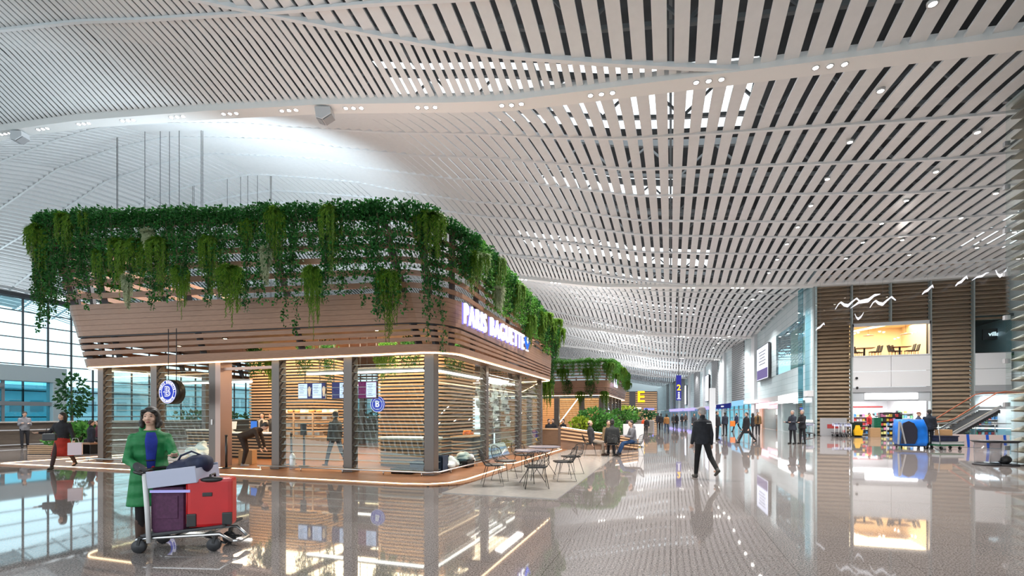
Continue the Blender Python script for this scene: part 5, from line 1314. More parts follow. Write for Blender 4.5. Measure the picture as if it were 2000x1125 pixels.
# roll of pale printed sheets lying on deck by the glass
t = thing('printed_sheet', 'blue and white printed sheets leaning inside the side glass of the kiosk', 'sheet', (-6.0, 16.7, .03))
for i in range(4): MB().box((-.05 * i, .1 * i, .10 + .10 * i), (.012, 2.3 - .2 * i, .17), rot=Matrix.Rotation(-.55, 3, 'Y')).build('sheet', pbr('sheet_%d' % i, ((.26, .40, .74), (.75, .78, .85), (.33, .46, .78), (.72, .76, .84))[i], .5), t)
area('added_display_fill', (-5.55, 16.7, 3.05), .25, 2.6, 45, (1, .95, .88), (0, -.25, 0))  # area lamp added to brighten the outward faces of the word plates
# word map hanging in the side window
wm = thing('word_map', 'white world map made of hanging word plates inside the side glass', 'display', (-6.15, 16.75, 0))
r = random.Random(12); words = 'BREAD BAKERY CAFE CAKE OVEN FRESH PARIS COFFEE'.split()
blob = [(-1.25, 2.35, .9, .5), (-1.0, 2.62, .6, .3), (-1.35, 1.95, .55, .35), (-1.2, 1.55, .35, .4), (-1.15, 1.2, .25, .35), (.0, 2.5, .5, .4), (-.1, 2.05, .55, .45), (0, 1.65, .4, .4), (.05, 1.3, .25, .3), (.8, 2.55, .9, .45), (1.1, 2.2, .6, .35), (.9, 1.9, .35, .3), (1.3, 1.75, .3, .25), (1.4, 1.3, .4, .3)]
for (y, z, w_, h) in blob:
    for i in range(12):
        yy, zz = y + r.uniform(-.5, .5) * w_, z + r.uniform(-.5, .5) * h; pw, ph = r.uniform(.25, .48), r.uniform(.09, .17); x = r.uniform(-.05, .05)
        p = MB().box((x, yy, zz), (.012, pw, ph)).build('word_plate', 'paper', wm)
    text(r.choice(words), .17, 'rib', (.07, y, z), (1, 0, 0), parent=wm, name='word', depth=.006, bold=.004)
MB().box((.062, -1.25, 2.35), (.01, .6, .22)).build('word_plate', 'paper', wm); text('BREAD', .2, 'rib', (.08, -1.25, 2.35), (1, 0, 0), parent=wm, name='word', depth=.006, bold=.008)
b = MB()
for i in range(9): b.cyl((0, -1.6 + i * .38, 2.4), (0, -1.6 + i * .38, 3.9), .004, 4)
b.build('hanging_thread', 'grey', wm)
# ================================================================= PLANTERS, BENCH
M['bushg'] = leafmat('bush_leaf', (.03, .13, .03), (.12, .32, .06)); M['bushy'] = leafmat('bush_leaf_yellow', (.16, .28, .02), (.42, .52, .06)); M['bushd'] = leafmat('bush_leaf_dark', (.012, .05, .018), (.04, .13, .04))
def bush(label, loc, sx, sy, sz, mat='bushg', n=500, ls=.12, seed=1, name='shrub'):
    r = random.Random(seed); b = MB(); s = MB()
    for i in range(n):
        v = rv(r); v = v.normalized() * (.55 + .45 * r.random()); p = Vector((v.x * sx, v.y * sy, sz * .5 + v.z * sz * .5)); leaf(b, p, ls * r.uniform(.7, 1.3), v + rv(r) * .7, r)
    o = b.build(name, mat, None, loc, fix=False)
    for i in range(6): a = i * 1.05; s.tube([(0, 0, 0), (sx * .4 * math.cos(a), sy * .4 * math.sin(a), sz * .7)], .012, 4)
    s.build('stem', 'stem', o, fix=False); return tag(o, label, 'shrub')
cb = thing('curved_bench', 'rounded wooden bench where diners in black sit, beyond the near kiosk', 'bench', atD(1083, 25.5)); MB().prism(rrect(-1.0, 1.05, -.5, .5, .45, 8, 3), .78, 2, 0.012).build('body', 'ceilwood', cb); MB().prism(rrect(-1.03, 1.08, -.53, .53, .46, 8, 3), .05, 2, .79).build('capping', 'warmwood', cb)
pl = thing('planter_box', 'wedge shaped timber planter with lit slats behind the bald seated man', 'planter', atD(1150, 21.5), heading(.0, 1))
MB().prism([(-1.25, .012), (2.2, .012), (2.2, .5), (-1.25, 1.02)], 1.2, 1, 0).build('body', 'ceilwood', pl)
b = MB()
for i in range(4): b.beam((-1.25, -.03, .98 - i * .16), (2.2, -.03, .46 - i * .12), .05, .07)
b.build('batten', 'warmwood', pl); MB().beam((-1.2, -.05, 1.03), (2.15, -.05, .52), .04, .02).build('light_strip', 'ledw', pl)
for i, (px, D, z, s, m, n, lab) in enumerate(((1135, 22.3, .9, (.5, .5, .55), 'bushy', 360, 'yellow-green shrub at the left end of the timber planter'), (1158, 22.6, .8, (.8, .6, 1.1), 'bushg', 700, 'tall mid green shrub in the middle of the timber planter'), (1180, 22.8, .6, (.8, .6, 1.0), 'bushg', 600, 'mid green shrub at the right of the timber planter'), (1205, 25, .0, (.9, .8, .9), 'bushd', 400, 'dark low shrub behind the seated group'), (1219, 66, .9, (2.1, 1, 1.9), 'bushy', 500, 'yellow-flecked hedge clump by the slatted block'), (1244, 65, .8, (2.6, .9, 1.4), 'bushd', 500, 'long dark hedge in front of the slatted block'), (1212, 42, .7, (1.4, 1, 1.3), 'bushg', 300, 'green shrub beyond the far kiosk corner'))):
    bush(lab, atD(px, D, z), *s, mat=m, n=n, ls=.14 if D < 30 else .3, seed=70 + i)
t = thing('long_planter', 'long low pale planter wall under the far hedge', 'planter', atD(1238, 65.5)); MB().bx(-2.4, 2.6, -.8, .8, 0, .75).build('body', 'tile', t); MB().bx(-2.45, 2.65, -.85, .85, .75, .82).build('capping', 'pilaster', t)
t = thing('partition', 'white free standing partition behind the young man in the hoodie', 'partition', atD(1237, 23.5), TH); MB().bx(-.5, .5, -.04, .04, .05, 1.12).build('panel', 'white', t, bevel=.01); MB().bx(-.48, -.4, -.2, .2, 0, .05).build('foot', 'grey', t); MB().bx(.4, .48, -.2, .2, 0, .05).build('foot', 'grey', t)
# plants by the left low wall
t = thing('indoor_tree', 'tall slim tree standing in front of the left windows', 'tree', atD(141, 33)); MB().tube([(0, 0, 0), (.05, 0, 1.4), (-.05, 0, 3.2)], [.06, .045, .02], 8).build('trunk', 'stem', t)
r = random.Random(3); b = MB()
for i in range(420): v = rv(r); leaf(b, Vector((v.x * 1.0, v.y * .9, 2.9 + v.z * 1.5)), .26 * r.uniform(.7, 1.2), v + Vector((0, 0, -.3)), r)
b.build('crown', 'bushd', t, fix=False)
for i, (px, D, z, s, m, lab) in enumerate(((152, 21.5, .25, (.75, .6, .9), 'bushg', 'leafy green plant in the low planter left of the kiosk'), (168, 22.2, .3, (.7, .6, .9), 'bushd', 'darker leafy plant beside the seated pair left of the kiosk'))): bush(lab, atD(px, D, z), *s, mat=m, n=300, ls=.22, seed=90 + i)
t = thing('slatted_planter', 'low slatted wooden planter behind the woman in the red skirt', 'planter', atD(112, 19.5), TH); MB().bx(-.85, .85, -.3, .3, 0, .36).build('body', 'blind', t)
b = MB()
for i in range(5): b.bx(-.88, .88, -.33, -.3, .03 + i * .07, .07 + i * .07)
b.build('batten', 'warmwood', t)
bush('trailing plants in the low slatted planter', atD(112, 19.5, .33), .8, .3, .25, mat='bushg', n=160, ls=.12, seed=99)
for i in range(14):                              # planting on top of the low wall seen through the kiosk
    y = 24 + i * 2.6; bush('dark planting on the low left wall, %s clump from the near end' % ordn(i + 1), (-30.4, y, 1.25), .3, 1.2, .55, mat='bushd', n=110, ls=.24, seed=120 + i)
for i, px in enumerate((178, 192)):
    t = thing('bench_seat', ('dark bench under the seated person with their back to us', 'dark bench under the seated person facing us, by the end post')[i], 'bench', atD(px, (19.6, 20.8)[i])); MB().bx(-.35, .35, -.25, .25, .38, .44).build('seat', 'plank', t); MB().bx(-.3, -.24, -.2, .2, 0, .38).build('leg', 'black', t); MB().bx(.24, .3, -.2, .2, 0, .38).build('leg', 'black', t)
# ================================================================= CEILING LAMPS, SPEAKERS
def lampthing(loc, label, group, r=.085):
    t = thing('downlight', label, 'downlight', loc, group=group)
    MB().lathe((0, 0, 0), [(r * .8, .0), (r * 1.25, -.02), (r * 1.3, .06)], 12).build('rim', 'white', t); MB().lathe((0, 0, -.012), [(0, 0), (r * .82, 0)], 12).build('lens', 'lamp', t, fix=False); return t
for k in range(0, 4):
    yb = YB0 + PER * k
    pxs = (13, 86, 166, 252, 348, 451, 566, 692, 834, 1000, 1175, 1384, 1620) if k == 0 else ((1020, 1085, 1180, 1260, 1345, 1440) if k == 1 else (1175, 1250, 1330, 1400))
    for px in pxs:
        x, D = on_y(px, yb)
        for j in (-1, 0, 1):
            lampthing((x + j * .36, yb - .05, zbeam(x + j * .36) - .13), 'small white spotlight of a trio on the %s lateral ceiling beam from the camera' % ordn(k + 1), 'beam spotlights, beam %d' % (k + 1), .085 if k == 0 else .12)
        spot('beam_spot', (x, yb - .05, zbeam(x) - .3), 2600 if k == 0 else 2000, (1, .96, .92), 2.3, .25)
for i, (px, py) in enumerate(((1720, 178), (1660, 278), (1616, 350), (1584, 402), (1558, 444), (1537, 477), (1518, 507), (1502, 533), (1909, 259), (1828, 336), (1770, 392), (1722, 437), (1685, 474), (1652, 505), (1945, 378), (1877, 426), (1823, 465), (1776, 498), (1908, 484), (1822, 8))):
    p = ceil_hit(px, py, .1); lampthing(p, 'single white downlight set between the slats of the right hand ceiling', 'single ceiling downlights', .10)
    if i % 2 == 0: spot('ceiling_spot', p + Vector((0, 0, -.15)), 1500, (1, .97, .95), 2.4, .2)
for i in range(16):
    y = 44 + i * 3.9 * (1 + i * .03); x = 7.0 - (max(0, y - 70) * .045); lampthing((x, y, zc(x, y) - .1), 'single white downlight in the receding row along the right wall', 'receding row of downlights', .16)
    if i % 3 == 0: spot('row_spot', (x, y, zc(x, y) - .35), 2500, (1, .97, .95), 2.4, .25)
for px, lab in ((42, 'pale angular loudspeaker under the left end of the nearest ceiling beam'), (636, 'pale angular loudspeaker under the middle of the nearest ceiling beam')):
    x, D = on_y(px, YB0); t = thing('loudspeaker', lab, 'loudspeaker', (x, YB0 - .1, zbeam(x) - .2), TH)
    MB().prism([(-.30, 0), (-.24, -.42), (.0, -.50), (.36, -.28), (.32, 0)], .45, 1, -.22).build('cabinet', 'pilaster', t, bevel=.02); MB().beam((.04, 0, -.52), (.38, 0, -.30), .38, .02).build('grille', 'grey', t); MB().beam((-.23, 0, -.44), (-.02, 0, -.515), .38, .02).build('side_grille', 'grey', t); MB().bx(-.08, .08, -.08, .08, 0, .12).build('bracket', 'grey', t)
# ================================================================= SIGNS DOWN THE HALL
t = thing('hanging_banner', 'tall blue hanging sign with a yellow 2', 'sign', atD(1325.5, 46), TH); D = 46; w_ = 9.2 / 944 * D; z0, z1 = zat(782, D), zat(733, D)
M['bannerblue'] = emis('banner_blue', (.05, .05, .36), .9); M['yellow_lit'] = emis('yellow_lit', (1., .62, .02), 1.8)
MB().box((0, 0, (z0 + z1) / 2), (w_, .12, z1 - z0)).build('board', 'bannerblue', t)
text('2', .75, 'yellow_lit', (0, -.07, zat(757.5, D)), parent=t, name='numeral', depth=.01, bold=.02)
for i in range(4): MB().box((0, -.065, zat(767 + i * 3.2, D)), (w_ * .42, .01, .10)).build('pictogram', 'text', t)
MB().box((0, -.066, zat(779, D)), (w_ * .8, .01, .06)).build('stripe', 'text', t); MB().cyl((0, 0, z1), (0, 0, zc(*atD(1325.5, 46).xy)), .03, 6).build('hanger', 'rib', t)
t = thing('letter_sign', 'large glowing yellow letter E on the slatted block', 'sign', (atD(1252, 100).x, ye - .2, zat(776, 99.8))); text('E', 3.2, 'yellow_lit', (0, 0, 0), parent=t, name='letter', depth=.1, bold=.06)
t = thing('flight_sign', 'glowing white and violet sign boards below the letter E', 'sign', (atD(1255, 99.5).x, ye - .3, zat(799, 99.5))); MB().box((-1.4, 0, .1), (2.3, .1, .5)).build('board', 'text', t); MB().box((1.3, 0, 0), (2., .1, .35)).build('board', emis('violet_board', (.25, .25, 1.), 2.), t); MB().box((-1.9, -.1, -1.3), (1.4, .1, .9)).build('screen', emis('pale_screen', (.3, .45, .8), 1.), t)
def wsign(px0, px1, z0, z1, mat, label, back=-.6, txt=None, name='entrance_sign', tm='text', size=.4):
    a, b = wp(px0, 0, back), wp(px1, 0, back); c = (a + b) / 2; d = b - a; L = d.length; t = thing(name, label, 'sign', (c.x, c.y, (z0 + z1) / 2), math.atan2(d.y, d.x))
    MB().box((0, 0, 0), (L, .12, z1 - z0)).build('board', mat, t)
    if txt:
        s = -1 if False else 1
        text(txt, size, tm, (0, .075, 0), (0, 1, 0), parent=t, name='lettering', depth=.01, bold=.006)
    return t
M['navyboard'] = emis('navy_board', (.03, .04, .22), .8); M['lilac'] = emis('lilac_board', (.45, .38, 1.), 1.4); M['cyanboard'] = emis('cyan_board', (.3, .6, .9), 1.1); M['whitehot'] = emis('white_lightbox', (.98, .98, 1.), 6.); M['pinkhot'] = emis('pink_lightbox', (1., .40, .50), 3.5)
wsign(1440, 1410, 2.55, 3.3, 'navyboard', 'dark navy overhead sign with white lines of text above the entrance', -.9, 'Arrival  Departure', size=.36)
wsign(1466, 1443, 2.8, 3.5, 'cyanboard', 'pale blue overhead sign right of the navy entrance sign', -.9)
wsign(1400, 1378, 2.6, 3.2, 'lilac', 'violet lit sign behind the walking man in the hall', -.7)
wsign(1362, 1340, 2.6, 3.3, 'lilac', 'long violet lit sign strip above the far entrances', -.7)
wsign(1338, 1312, 2.6, 3.4, 'lilac', 'farthest violet lit sign strip above the far entrances', -.7)
wsign(1513, 1489, 2.25, 2.85, 'pinkhot', 'pink and white glowing shop sign above the dark red shop front', -.62, name='shop_sign'); wsign(1566, 1536, 2.6, 3.3, 'whitehot', 'overexposed white shop sign near the corner of the right wall', -.62, name='shop_sign')
def adscreen(p0, p1, z0, z1, label, big=False):
    a, b = wp(p0, 0, -.35), wp(p1, 0, -.35); c = (a + b) / 2; d = b - a; L = d.length; t = thing('advert_screen', label, 'screen', (c.x, c.y, (z0 + z1) / 2), math.atan2(d.y, d.x)); H = z1 - z0
    MB().box((0, -.1, 0), (L, .2, H)).build('frame', 'rib', t); MB().box((0, .01, 0), (L * .93, .02, H * .95)).build('display', bpy.data.materials.get('ad_screen') or emis('ad_screen', (.78, .82, 1.), 1.8), t)
    if big:
        b_ = MB()
        for i in range(5): b_.box((0, .025, H * (.33 - i * .09)), (L * (.6 - .08 * (i % 3)), .01, H * .025))
        b_.build('caption', 'rib', t); MB().box((0, .024, -H * .32), (L * .9, .01, H * .28)).build('aerial_picture', emis('ad_pic', (.22, .18, .38), 1.), t)
adscreen(1508, 1484.5, 5.5, 9.35, 'big lit advertising screen on the right wall with a picture below text', True); adscreen(1387.5, 1381, 4.3, 9.9, 'tall narrow lit screen on the right wall, nearer one of two'); adscreen(1343, 1340, 4.3, 9.9, 'tall narrow lit screen on the right wall, farther one of two')
# lounge text seen in the upper glass
t = thing('lounge_lettering', 'glowing white lounge lettering behind the upper glass of the right wall', 'sign', wp(1553, 8.4, .5)); o = text('LOUNGE', .6, 'text', (0, 0, 0), (-1, 0, 0), parent=t, bold=.01)
# shop fronts under the right wall
def shopfront(p0, p1, back, glow, label, items):
    a, b = wp(p0), wp(p1); t = thing('small_shop', label, 'shop')
    MB().add([(a.x + back, a.y, 0), (b.x + back, b.y, 0), (b.x + back, b.y, 2.7), (a.x + back, a.y, 2.7)], [(0, 1, 2, 3)]).build('rear_wall', glow, t, fix=False)
    strip(MB(), p0, p1, 2.65, 2.75, back).build('soffit', 'white', t)
    for p in (p0, p1): q = wp(p); MB().bx(q.x - .1, q.x + back, q.y - .1, q.y + .1, 0, 2.75).build('side_wall', 'panel', t)
    strip(MB(), p0, p1, .05, 2.6, .03).build('glass_pane', 'glass', t)
    for mat, u0, u1, z0, z1 in items:
        pa, pb = a.lerp(b, u0), a.lerp(b, u1); MB().add([(pa.x + back - .1, pa.y, z0), (pb.x + back - .1, pb.y, z0), (pb.x + back - .1, pb.y, z1), (pa.x + back - .1, pa.y, z1), (pa.x + back - .3, pa.y, z0), (pb.x + back - .3, pb.y, z0), (pb.x + back - .3, pb.y, z1), (pa.x + back - .3, pa.y, z1)], [(0, 1, 2, 3), (7, 6, 5, 4), (3, 2, 6, 7), (0, 4, 5, 1)]).build('display', mat, t)
    c = (a + b) / 2; area('shopfront_light', (c.x + back / 2, c.y, 2.6), back * .6, 3, 110, (1, .95, .9))
M['redw'] = pbr('red_wall', (.45, .02, .02), .5)
shopfront(1570, 1528, 1.7, 'white', 'white shop front with a red line near the corner of the right wall', (('redw', .05, .95, 2.12, 2.22), ('grey', .5, .9, .05, 1.0)))
shopfront(1521, 1488, 1.7, 'redw', 'dark red shop front with posters right of the brown jacketed man', (('ledw', .55, .95, 1.6, 2.2), ('blind', .0, .45, 0, 1.5), ('white', .1, .4, 1.7, 2.3), ('warmwood', .5, .95, 0, 1.1)))
t = thing('timber_portal', 'plain tan timber lining beside the dark red shop front', 'portal'); strip(MB(), 1490, 1484, 0, 2.75, .3, -.1).build('panel', pbr('tan_panel', (.55, .36, .27), .5), t)
t = thing('white_post', 'freestanding white square post behind the walking man', 'post', atD(1391, 27)); MB().bx(-.16, .16, -.16, .16, 0, 3.05).build('shaft', 'pilaster', t, bevel=.01); MB().bx(-.25, .25, -.25, .25, 0, .04).build('base', 'grey', t)
# ================================================================= FACADE: SIGN, BIRDS, RESTAURANT, SHOP
t = thing('shop_lightbox', 'wide overexposed white lightbox above the convenience shop', 'sign', ((fx(1689) + fx(1791)) / 2, YF - .1, 2.9)); MB().box((0, 0, 0), (fx(1791) - fx(1689), .14, .42)).build('lightbox', 'whitehot', t, bevel=.05); MB().box((0, .06, 0), (fx(1791) - fx(1689) + .1, .06, .5)).build('frame', 'white', t)
def bird(px, py, s, flip, style, label):
    y = YF - 1.0; x, D = on_y(px, y); z = zat(py, D); t = thing('bird_sculpture', label, 'sculpture', (x, y, z)); s = s * D / 944
    pts = {'wave': [(-.5, -.22), (-.38, .0), (-.28, .08), (-.15, -.05), (0, -.1), (.18, .08), (.34, .22), (.5, .05)], 'glide': [(-.5, -.25), (-.2, -.02), (.1, .02), (.3, .2), (.5, .24)], 'dive': [(-.5, -.45), (-.3, -.2), (.0, -.05), (.2, .2), (.42, .42), (.5, .2)], 'vee': [(-.5, .35), (-.35, -.1), (-.15, -.3), (.1, -.1), (.3, .2), (.42, .5)]}[style]
    wd = {'wave': (.012, .03, .035, .06, .07, .045, .03, .01), 'glide': (.01, .06, .08, .05, .01), 'dive': (.06, .12, .15, .14, .11, .05), 'vee': (.03, .09, .16, .13, .08, .02)}[style]
    f = -1 if flip else 1; up = []; dn = []
    for (a, b), w2 in zip(pts, wd): up.append((a * f * s, (b + w2) * s)); dn.append((a * f * s, (b - w2) * s))
    rings = [[(u[0], -.05 * s, u[1]), (u[0], .05 * s, u[1]), (d[0], .05 * s, d[1]), (d[0], -.05 * s, d[1])] for u, d in zip(up, dn)]
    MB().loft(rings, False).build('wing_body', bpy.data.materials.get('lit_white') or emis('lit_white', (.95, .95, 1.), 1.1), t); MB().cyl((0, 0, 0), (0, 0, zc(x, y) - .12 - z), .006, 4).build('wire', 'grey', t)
for a in ((1656, 593, 42, False, 'wave', 'white wavy bird sculpture, leftmost of the two thin ones'), (1690, 588, 48, False, 'glide', 'long thin gliding white bird sculpture between the two wavy ones'), (1724, 590, 42, False, 'wave', 'white wavy bird sculpture just above the lit window'), (1679, 618, 16, False, 'vee', 'white swooping bird sculpture above the left edge of the lit window'), (1602, 638, 15, False, 'dive', 'lowest white bird sculpture at the left facade panel'), (1812, 566, 18, False, 'dive', 'white bird sculpture at the mullion right of the lit window'), (1878, 549, 19, False, 'dive', 'white bird sculpture in the fourth facade panel'), (1915, 540, 26, False, 'glide', 'white gliding bird sculpture at the fifth mullion'), (1957, 533, 20, False, 'vee', 'white soaring bird sculpture at the right end of the facade')): bird(*a)
def rtable(px, y, label):
    x, D = on_y(px, y); t = thing('restaurant_table', label, 'table', (x, y, Z2)); MB().bx(-.6, .6, -.4, .4, .72, .76).build('tabletop', 'plank', t); MB().bx(-.05, .05, -.05, .05, 0, .72).build('leg', 'black', t)
rtable(1688, YF + 1.5, 'left dark dining table in the upstairs restaurant window'); rtable(1757, YF + 1.5, 'right dark dining table in the upstairs restaurant window')
def rchair(px, y, f, label):
    x, D = on_y(px, y); t = thing('dining_chair', label, 'chair', (x, y, Z2), f); MB().bx(-.24, .24, -.24, .24, .42, .48).build('seat', 'rib', t); MB().beam((-.24, 0, .45), (-.34, 0, .92), .44, .05, up=(1, 0, 0)).build('backrest', 'rib', t)
    for a in (-.2, .2):
        for b in (-.2, .2): MB().cyl((a, b, 0), (a, b, .42), .02, 6).build('leg', 'warmwood', t)
for i, (px, f) in enumerate(((1670, 0), (1678, 0), (1706, PI), (1712, PI), (1745, 0), (1752, 0), (1776, PI), (1784, PI))): rchair(px, YF + 1.5 + .25 * (i % 2), f, 'dark upholstered chair in the upstairs window, %s from the left' % ordn(i + 1))
for i, (px, py) in enumerate(((1696, 656), (1769, 653))):
    x, D = on_y(px, YF + 4); t = thing('pendant_lamp', ('left white disc pendant lamp in the upstairs restaurant', 'right white disc pendant lamp in the upstairs restaurant')[i], 'lamp', (x, YF + 4, zat(py, D))); MB().lathe((0, 0, 0), [(.35, 0), (.36, .03), (.1, .07), (.03, .12)], 20).build('lamp_shade', 'white', t); MB().cyl((0, 0, .1), (0, 0, 9.3 - zat(py, D)), .01, 5).build('cord', 'black', t)
for i, (px, py) in enumerate(((1718, 648), (1726, 649), (1781, 651), (1788, 649), (1748, 662), (1755, 660), (1676, 650), (1669, 652))):
    x, D = on_y(px, YF + 4.5); lampthing((x, YF + 4.5, min(9.28, zat(py, D))), 'tiny round ceiling lamp in the upstairs restaurant', 'restaurant ceiling lamps', .08)
# convenience shop stock
M['stock'] = []
r = random.Random(21)
cols = ((.7, .08, .08), (.8, .55, .08), (.1, .3, .6), (.75, .75, .72), (.15, .4, .2), (.8, .3, .5), (.85, .8, .3), (.05, .05, .06))
def shopshelf(px, y, w_, h, label, n=5, dark=False):
    x, D = on_y(px, y); t = thing('shop_shelf', label, 'shelf', (x, y, 0)); f = 'rib' if dark else 'white'
    MB().bx(-w_ / 2, w_ / 2, .15, .2, 0, h).build('back_panel', f, t)
    for s in (-1, 1): MB().bx(s * w_ / 2 - .02, s * w_ / 2 + .02, -.2, .2, 0, h).build('upright', f, t)
    for k in range(n):
        z = .12 + k * (h - .15) / n; MB().bx(-w_ / 2, w_ / 2, -.2, .2, z - .03, z).build('shelf_board', f, t)
    return x, t
lab = ('left', 'middle', 'right')
packs = []
for i, (px, y, w_, h, dk) in enumerate(((1683, YF + 2.2, 1.2, 1.75, False), (1700, YF + 3.6, 1.6, 1.9, False), (1738, YF + 1.2, 1.35, 1.75, True), (1772, YF + 3.5, 1.7, 2.1, False), (1795, YF + 5., 1.4, 2.2, False))):
    x, t = shopshelf(px, y, w_, h, '%s goods shelf in the convenience shop, %s from the left' % ('dark wire' if dk else 'white', ordn(i + 1)), 5, dk)
    for k in range(5):
        z = .125 + k * (h - .15) / 5; n = int(w_ / .19)
        for j in range(n):
            c = r.randrange(8); key = 'stock_%d' % c; m = bpy.data.materials.get(key) or pbr(key, cols[c], .4); hh = r.uniform(.14, .24)
            o = MB().box((0, 0, hh / 2), (.15, .14, hh)).build('goods_pack', m, None, (x - w_ / 2 + .12 + j * .19, y - .08, z)); tag(o, 'small coloured pack on the %s shop shelf, %s level' % (ordn(i + 1), ordn(k + 1)), 'pack', 'packs on shop shelf %d level %d' % (i + 1, k + 1))
for i, z in enumerate((2.28,)):
    tag(MB().bx(XF[1] + .1, XF[3] - .1, YF + 7.85, YF + 7.95, 2.2, 2.3).build('red_stripe', 'redw', None), 'thin red line running along the back wall of the convenience shop', 'stripe')
for px0, px1, lb in ((1855 + 50, 1955, 0),):
    x, t = shopshelf(1935, YF + 2.2, 2.4, 2.0, 'white goods shelf in the shop behind the escalator', 5)
    for k in range(5):
        for j in range(12):
            c = r.choice((0, 2, 3, 4)); o = MB().box((0, 0, .1), (.15, .14, .2)).build('goods_pack', bpy.data.materials['stock_%d' % c], None, (x - 1.08 + j * .19, YF + 2.12, .125 + k * .37)); tag(o, 'small coloured pack on the shelf behind the escalator, %s level' % ordn(k + 1), 'pack', 'packs behind the escalator level %d' % (k + 1))
# trolley bay board and trolleys
x, D = on_y(1631, YF - 1.); t = thing('trolley_bay_board', 'grey board behind the parked trolleys at the left facade panel', 'board', (x, YF - .6, 0)); MB().bx(-.85, .85, -.03, .03, .06, 1.32).build('panel', 'grey', t, bevel=.01); MB().box((.65, -.04, .35), (.14, .01, .2)).build('notice', 'redw', t); MB().box((0, -.04, .72), (.8, .012, .30)).build('poster', pbr('red_poster', (.35, .04, .04), .5), t); MB().bx(-.8, .8, -.15, .15, 0, .06).build('foot', 'grey', t)
proto = trolley('first empty luggage trolley parked in the bay, leftmost', (fx(1622), YF - 1.5, 0), 0)
for i, px in enumerate((1630, 1638)): dup(proto, (fx(px), YF - 1.5 - .1 * i, 0), 0, ('second empty luggage trolley parked in the bay, middle one', 'third empty luggage trolley parked in the bay, rightmost')[i])
dup(proto, atD(1578, 36.), 2.2, 'empty luggage trolley by the wall corner behind the pair of people'); 
cart = thing('parcel', 'pale wrapped parcel on the trolley by the wall corner', 'parcel', atD(1578, 35.9, 1.0), .4); MB().box((0, 0, .1), (.5, .45, .2)).build('box', 'paper', cart, bevel=.02); MB().box((0, 0, .205), (.06, .45, .006)).build('tape', 'grey', cart)
# mop bucket, crates, boxes in front of the shop
t = thing('mop_bucket', 'yellow mop bucket with wringer beside the black crates', 'bucket', (fx(1664), YF - 1.2, 0)); M['yel'] = pbr('yellow_plastic', (.85, .48, .01), .45)
MB().loft([[(a * s, b * s * .7, z) for a, b in ((-1, -1), (1, -1), (1, 1), (-1, 1))] for s, z in ((.22, .1), (.27, .48))], False).build('tub', 'yel', t); MB().loft([[(a * s, b * s + .1, z) for a, b in ((-1, -.4), (1, -.4), (1, .4), (-1, .4))] for s, z in ((.2, .46), (.12, .82))], False).build('wringer', 'yel', t); MB().tube([(-.24, 0, .46), (-.2, -.1, .66), (.2, -.1, .66), (.24, 0, .46)], .015, 6).build('handle', 'yel', t)
for a in (-.2, .2): MB().tube([(a - .02, .1, .05), (a + .02, .1, .05)], .05, 10).build('wheel', 'black', t)
def pile(px, y, n, d, col, what, label, dx=0.):
    x = on_y(px, y)[0]; pr = None
    for k in range(n):
        lb = '%s %s, %s' % (what, label, ('topmost of its stack' if k == n - 1 else '%s from the floor' % ordn(k + 1)))
        if pr is None: pr = crate(1000, 10, lb, d, col); pr.location = (x, y, .002)
        else: dup(pr, (x + dx * k, y, .002 + k * (d[2] + .004)), None, lb)
pile(1672, YF - .9, 6, (.62, .42, .165), (.012, .03, .02), 'dark green crate', 'beside the mop bucket'); pile(1712, YF - .6, 7, (.42, .40, .19), (.01, .11, .06), 'green crate', 'in the tall stack behind the cardboard boxes')
def boxes(px, y, n, d, label, loc=None, z=0.):
    x = on_y(px, y)[0] if loc is None else 0
    for k in range(n):
        t = thing('cardboard_box', 'brown cardboard box %s, %s' % (label, 'topmost' if k == n - 1 else '%s from below' % ordn(k + 1)), 'box', (x, y, z + k * (d[2] + .003)) if loc is None else Vector(loc) + Vector((0, 0, k * (d[2] + .003))), .03 * (k % 2)); MB().box((0, 0, d[2] / 2), d).build('carton', bpy.data.materials['cardboard'], t, bevel=.004); MB().box((0, 0, d[2] / 2), (d[0] + .004, .06, d[2] + .002)).build('tape', bpy.data.materials.get('tape') or pbr('tape', (.35, .19, .08), .4), t)
boxes(1708, YF - 1.1, 4, (.62, .42, .16), 'in the stack before the shop entrance'); 
t = thing('barrier_post', 'slim grey belt post in front of the shop entrance', 'post', (on_y(1732, YF - 2.)[0], YF - 2., 0)); MB().cyl((0, 0, 0), (0, 0, .95), .035, 10).build('pole', 'grey', t); MB().lathe((0, 0, 0), [(.17, 0), (.17, .02), (.04, .04)], 16).build('base', 'grey', t)
# blue covered cart
c = atD(1778, 22.4); t = thing('covered_cart', 'bulky cart under a bright blue cover with an arched see-through front', 'cart', c, heading(-.35, -1) + PI); t.scale = (.86, .9, .97)
M['bluec'] = pbr('blue_cover', (.01, .16, .62), .35, var=.35, scale=1.4, bump=.5, bscale=5.); M['smoke'] = pbr('dark_sheet', (.03, .03, .045), .25)
R_ = [rrect(-w2, w2, -.42, .42, .14, 4, 2) for w2 in (.60, .68, .66, .54)]; MB().loft([[(p[0] + dx_, p[1], z) for p in q] for q, z, dx_ in zip(R_, (.16, .35, 1.0, 1.40), (.0, .0, -.03, -.08))], True).build('cover', 'bluec', t)
MB().prism([(-.62, .25), (.02, .25), (.12, .5), (.12, .95), (-.02, 1.22), (-.26, 1.33), (-.52, 1.22)], .05, 1, -.50).build('front_window', 'smoke', t, bevel=.02)
MB().beam((-.70, -.46, .22), (-.66, -.46, 1.3), .06, .10, up=(0, 1, 0)).beam((-.42, -.52, .25), (-.64, -.52, 1.25), .05, .14, up=(0, 1, 0)).build('edge_trim', 'grey', t)
MB().bx(-.62, .62, -.38, .38, .12, .17).build('chassis', 'rib', t)
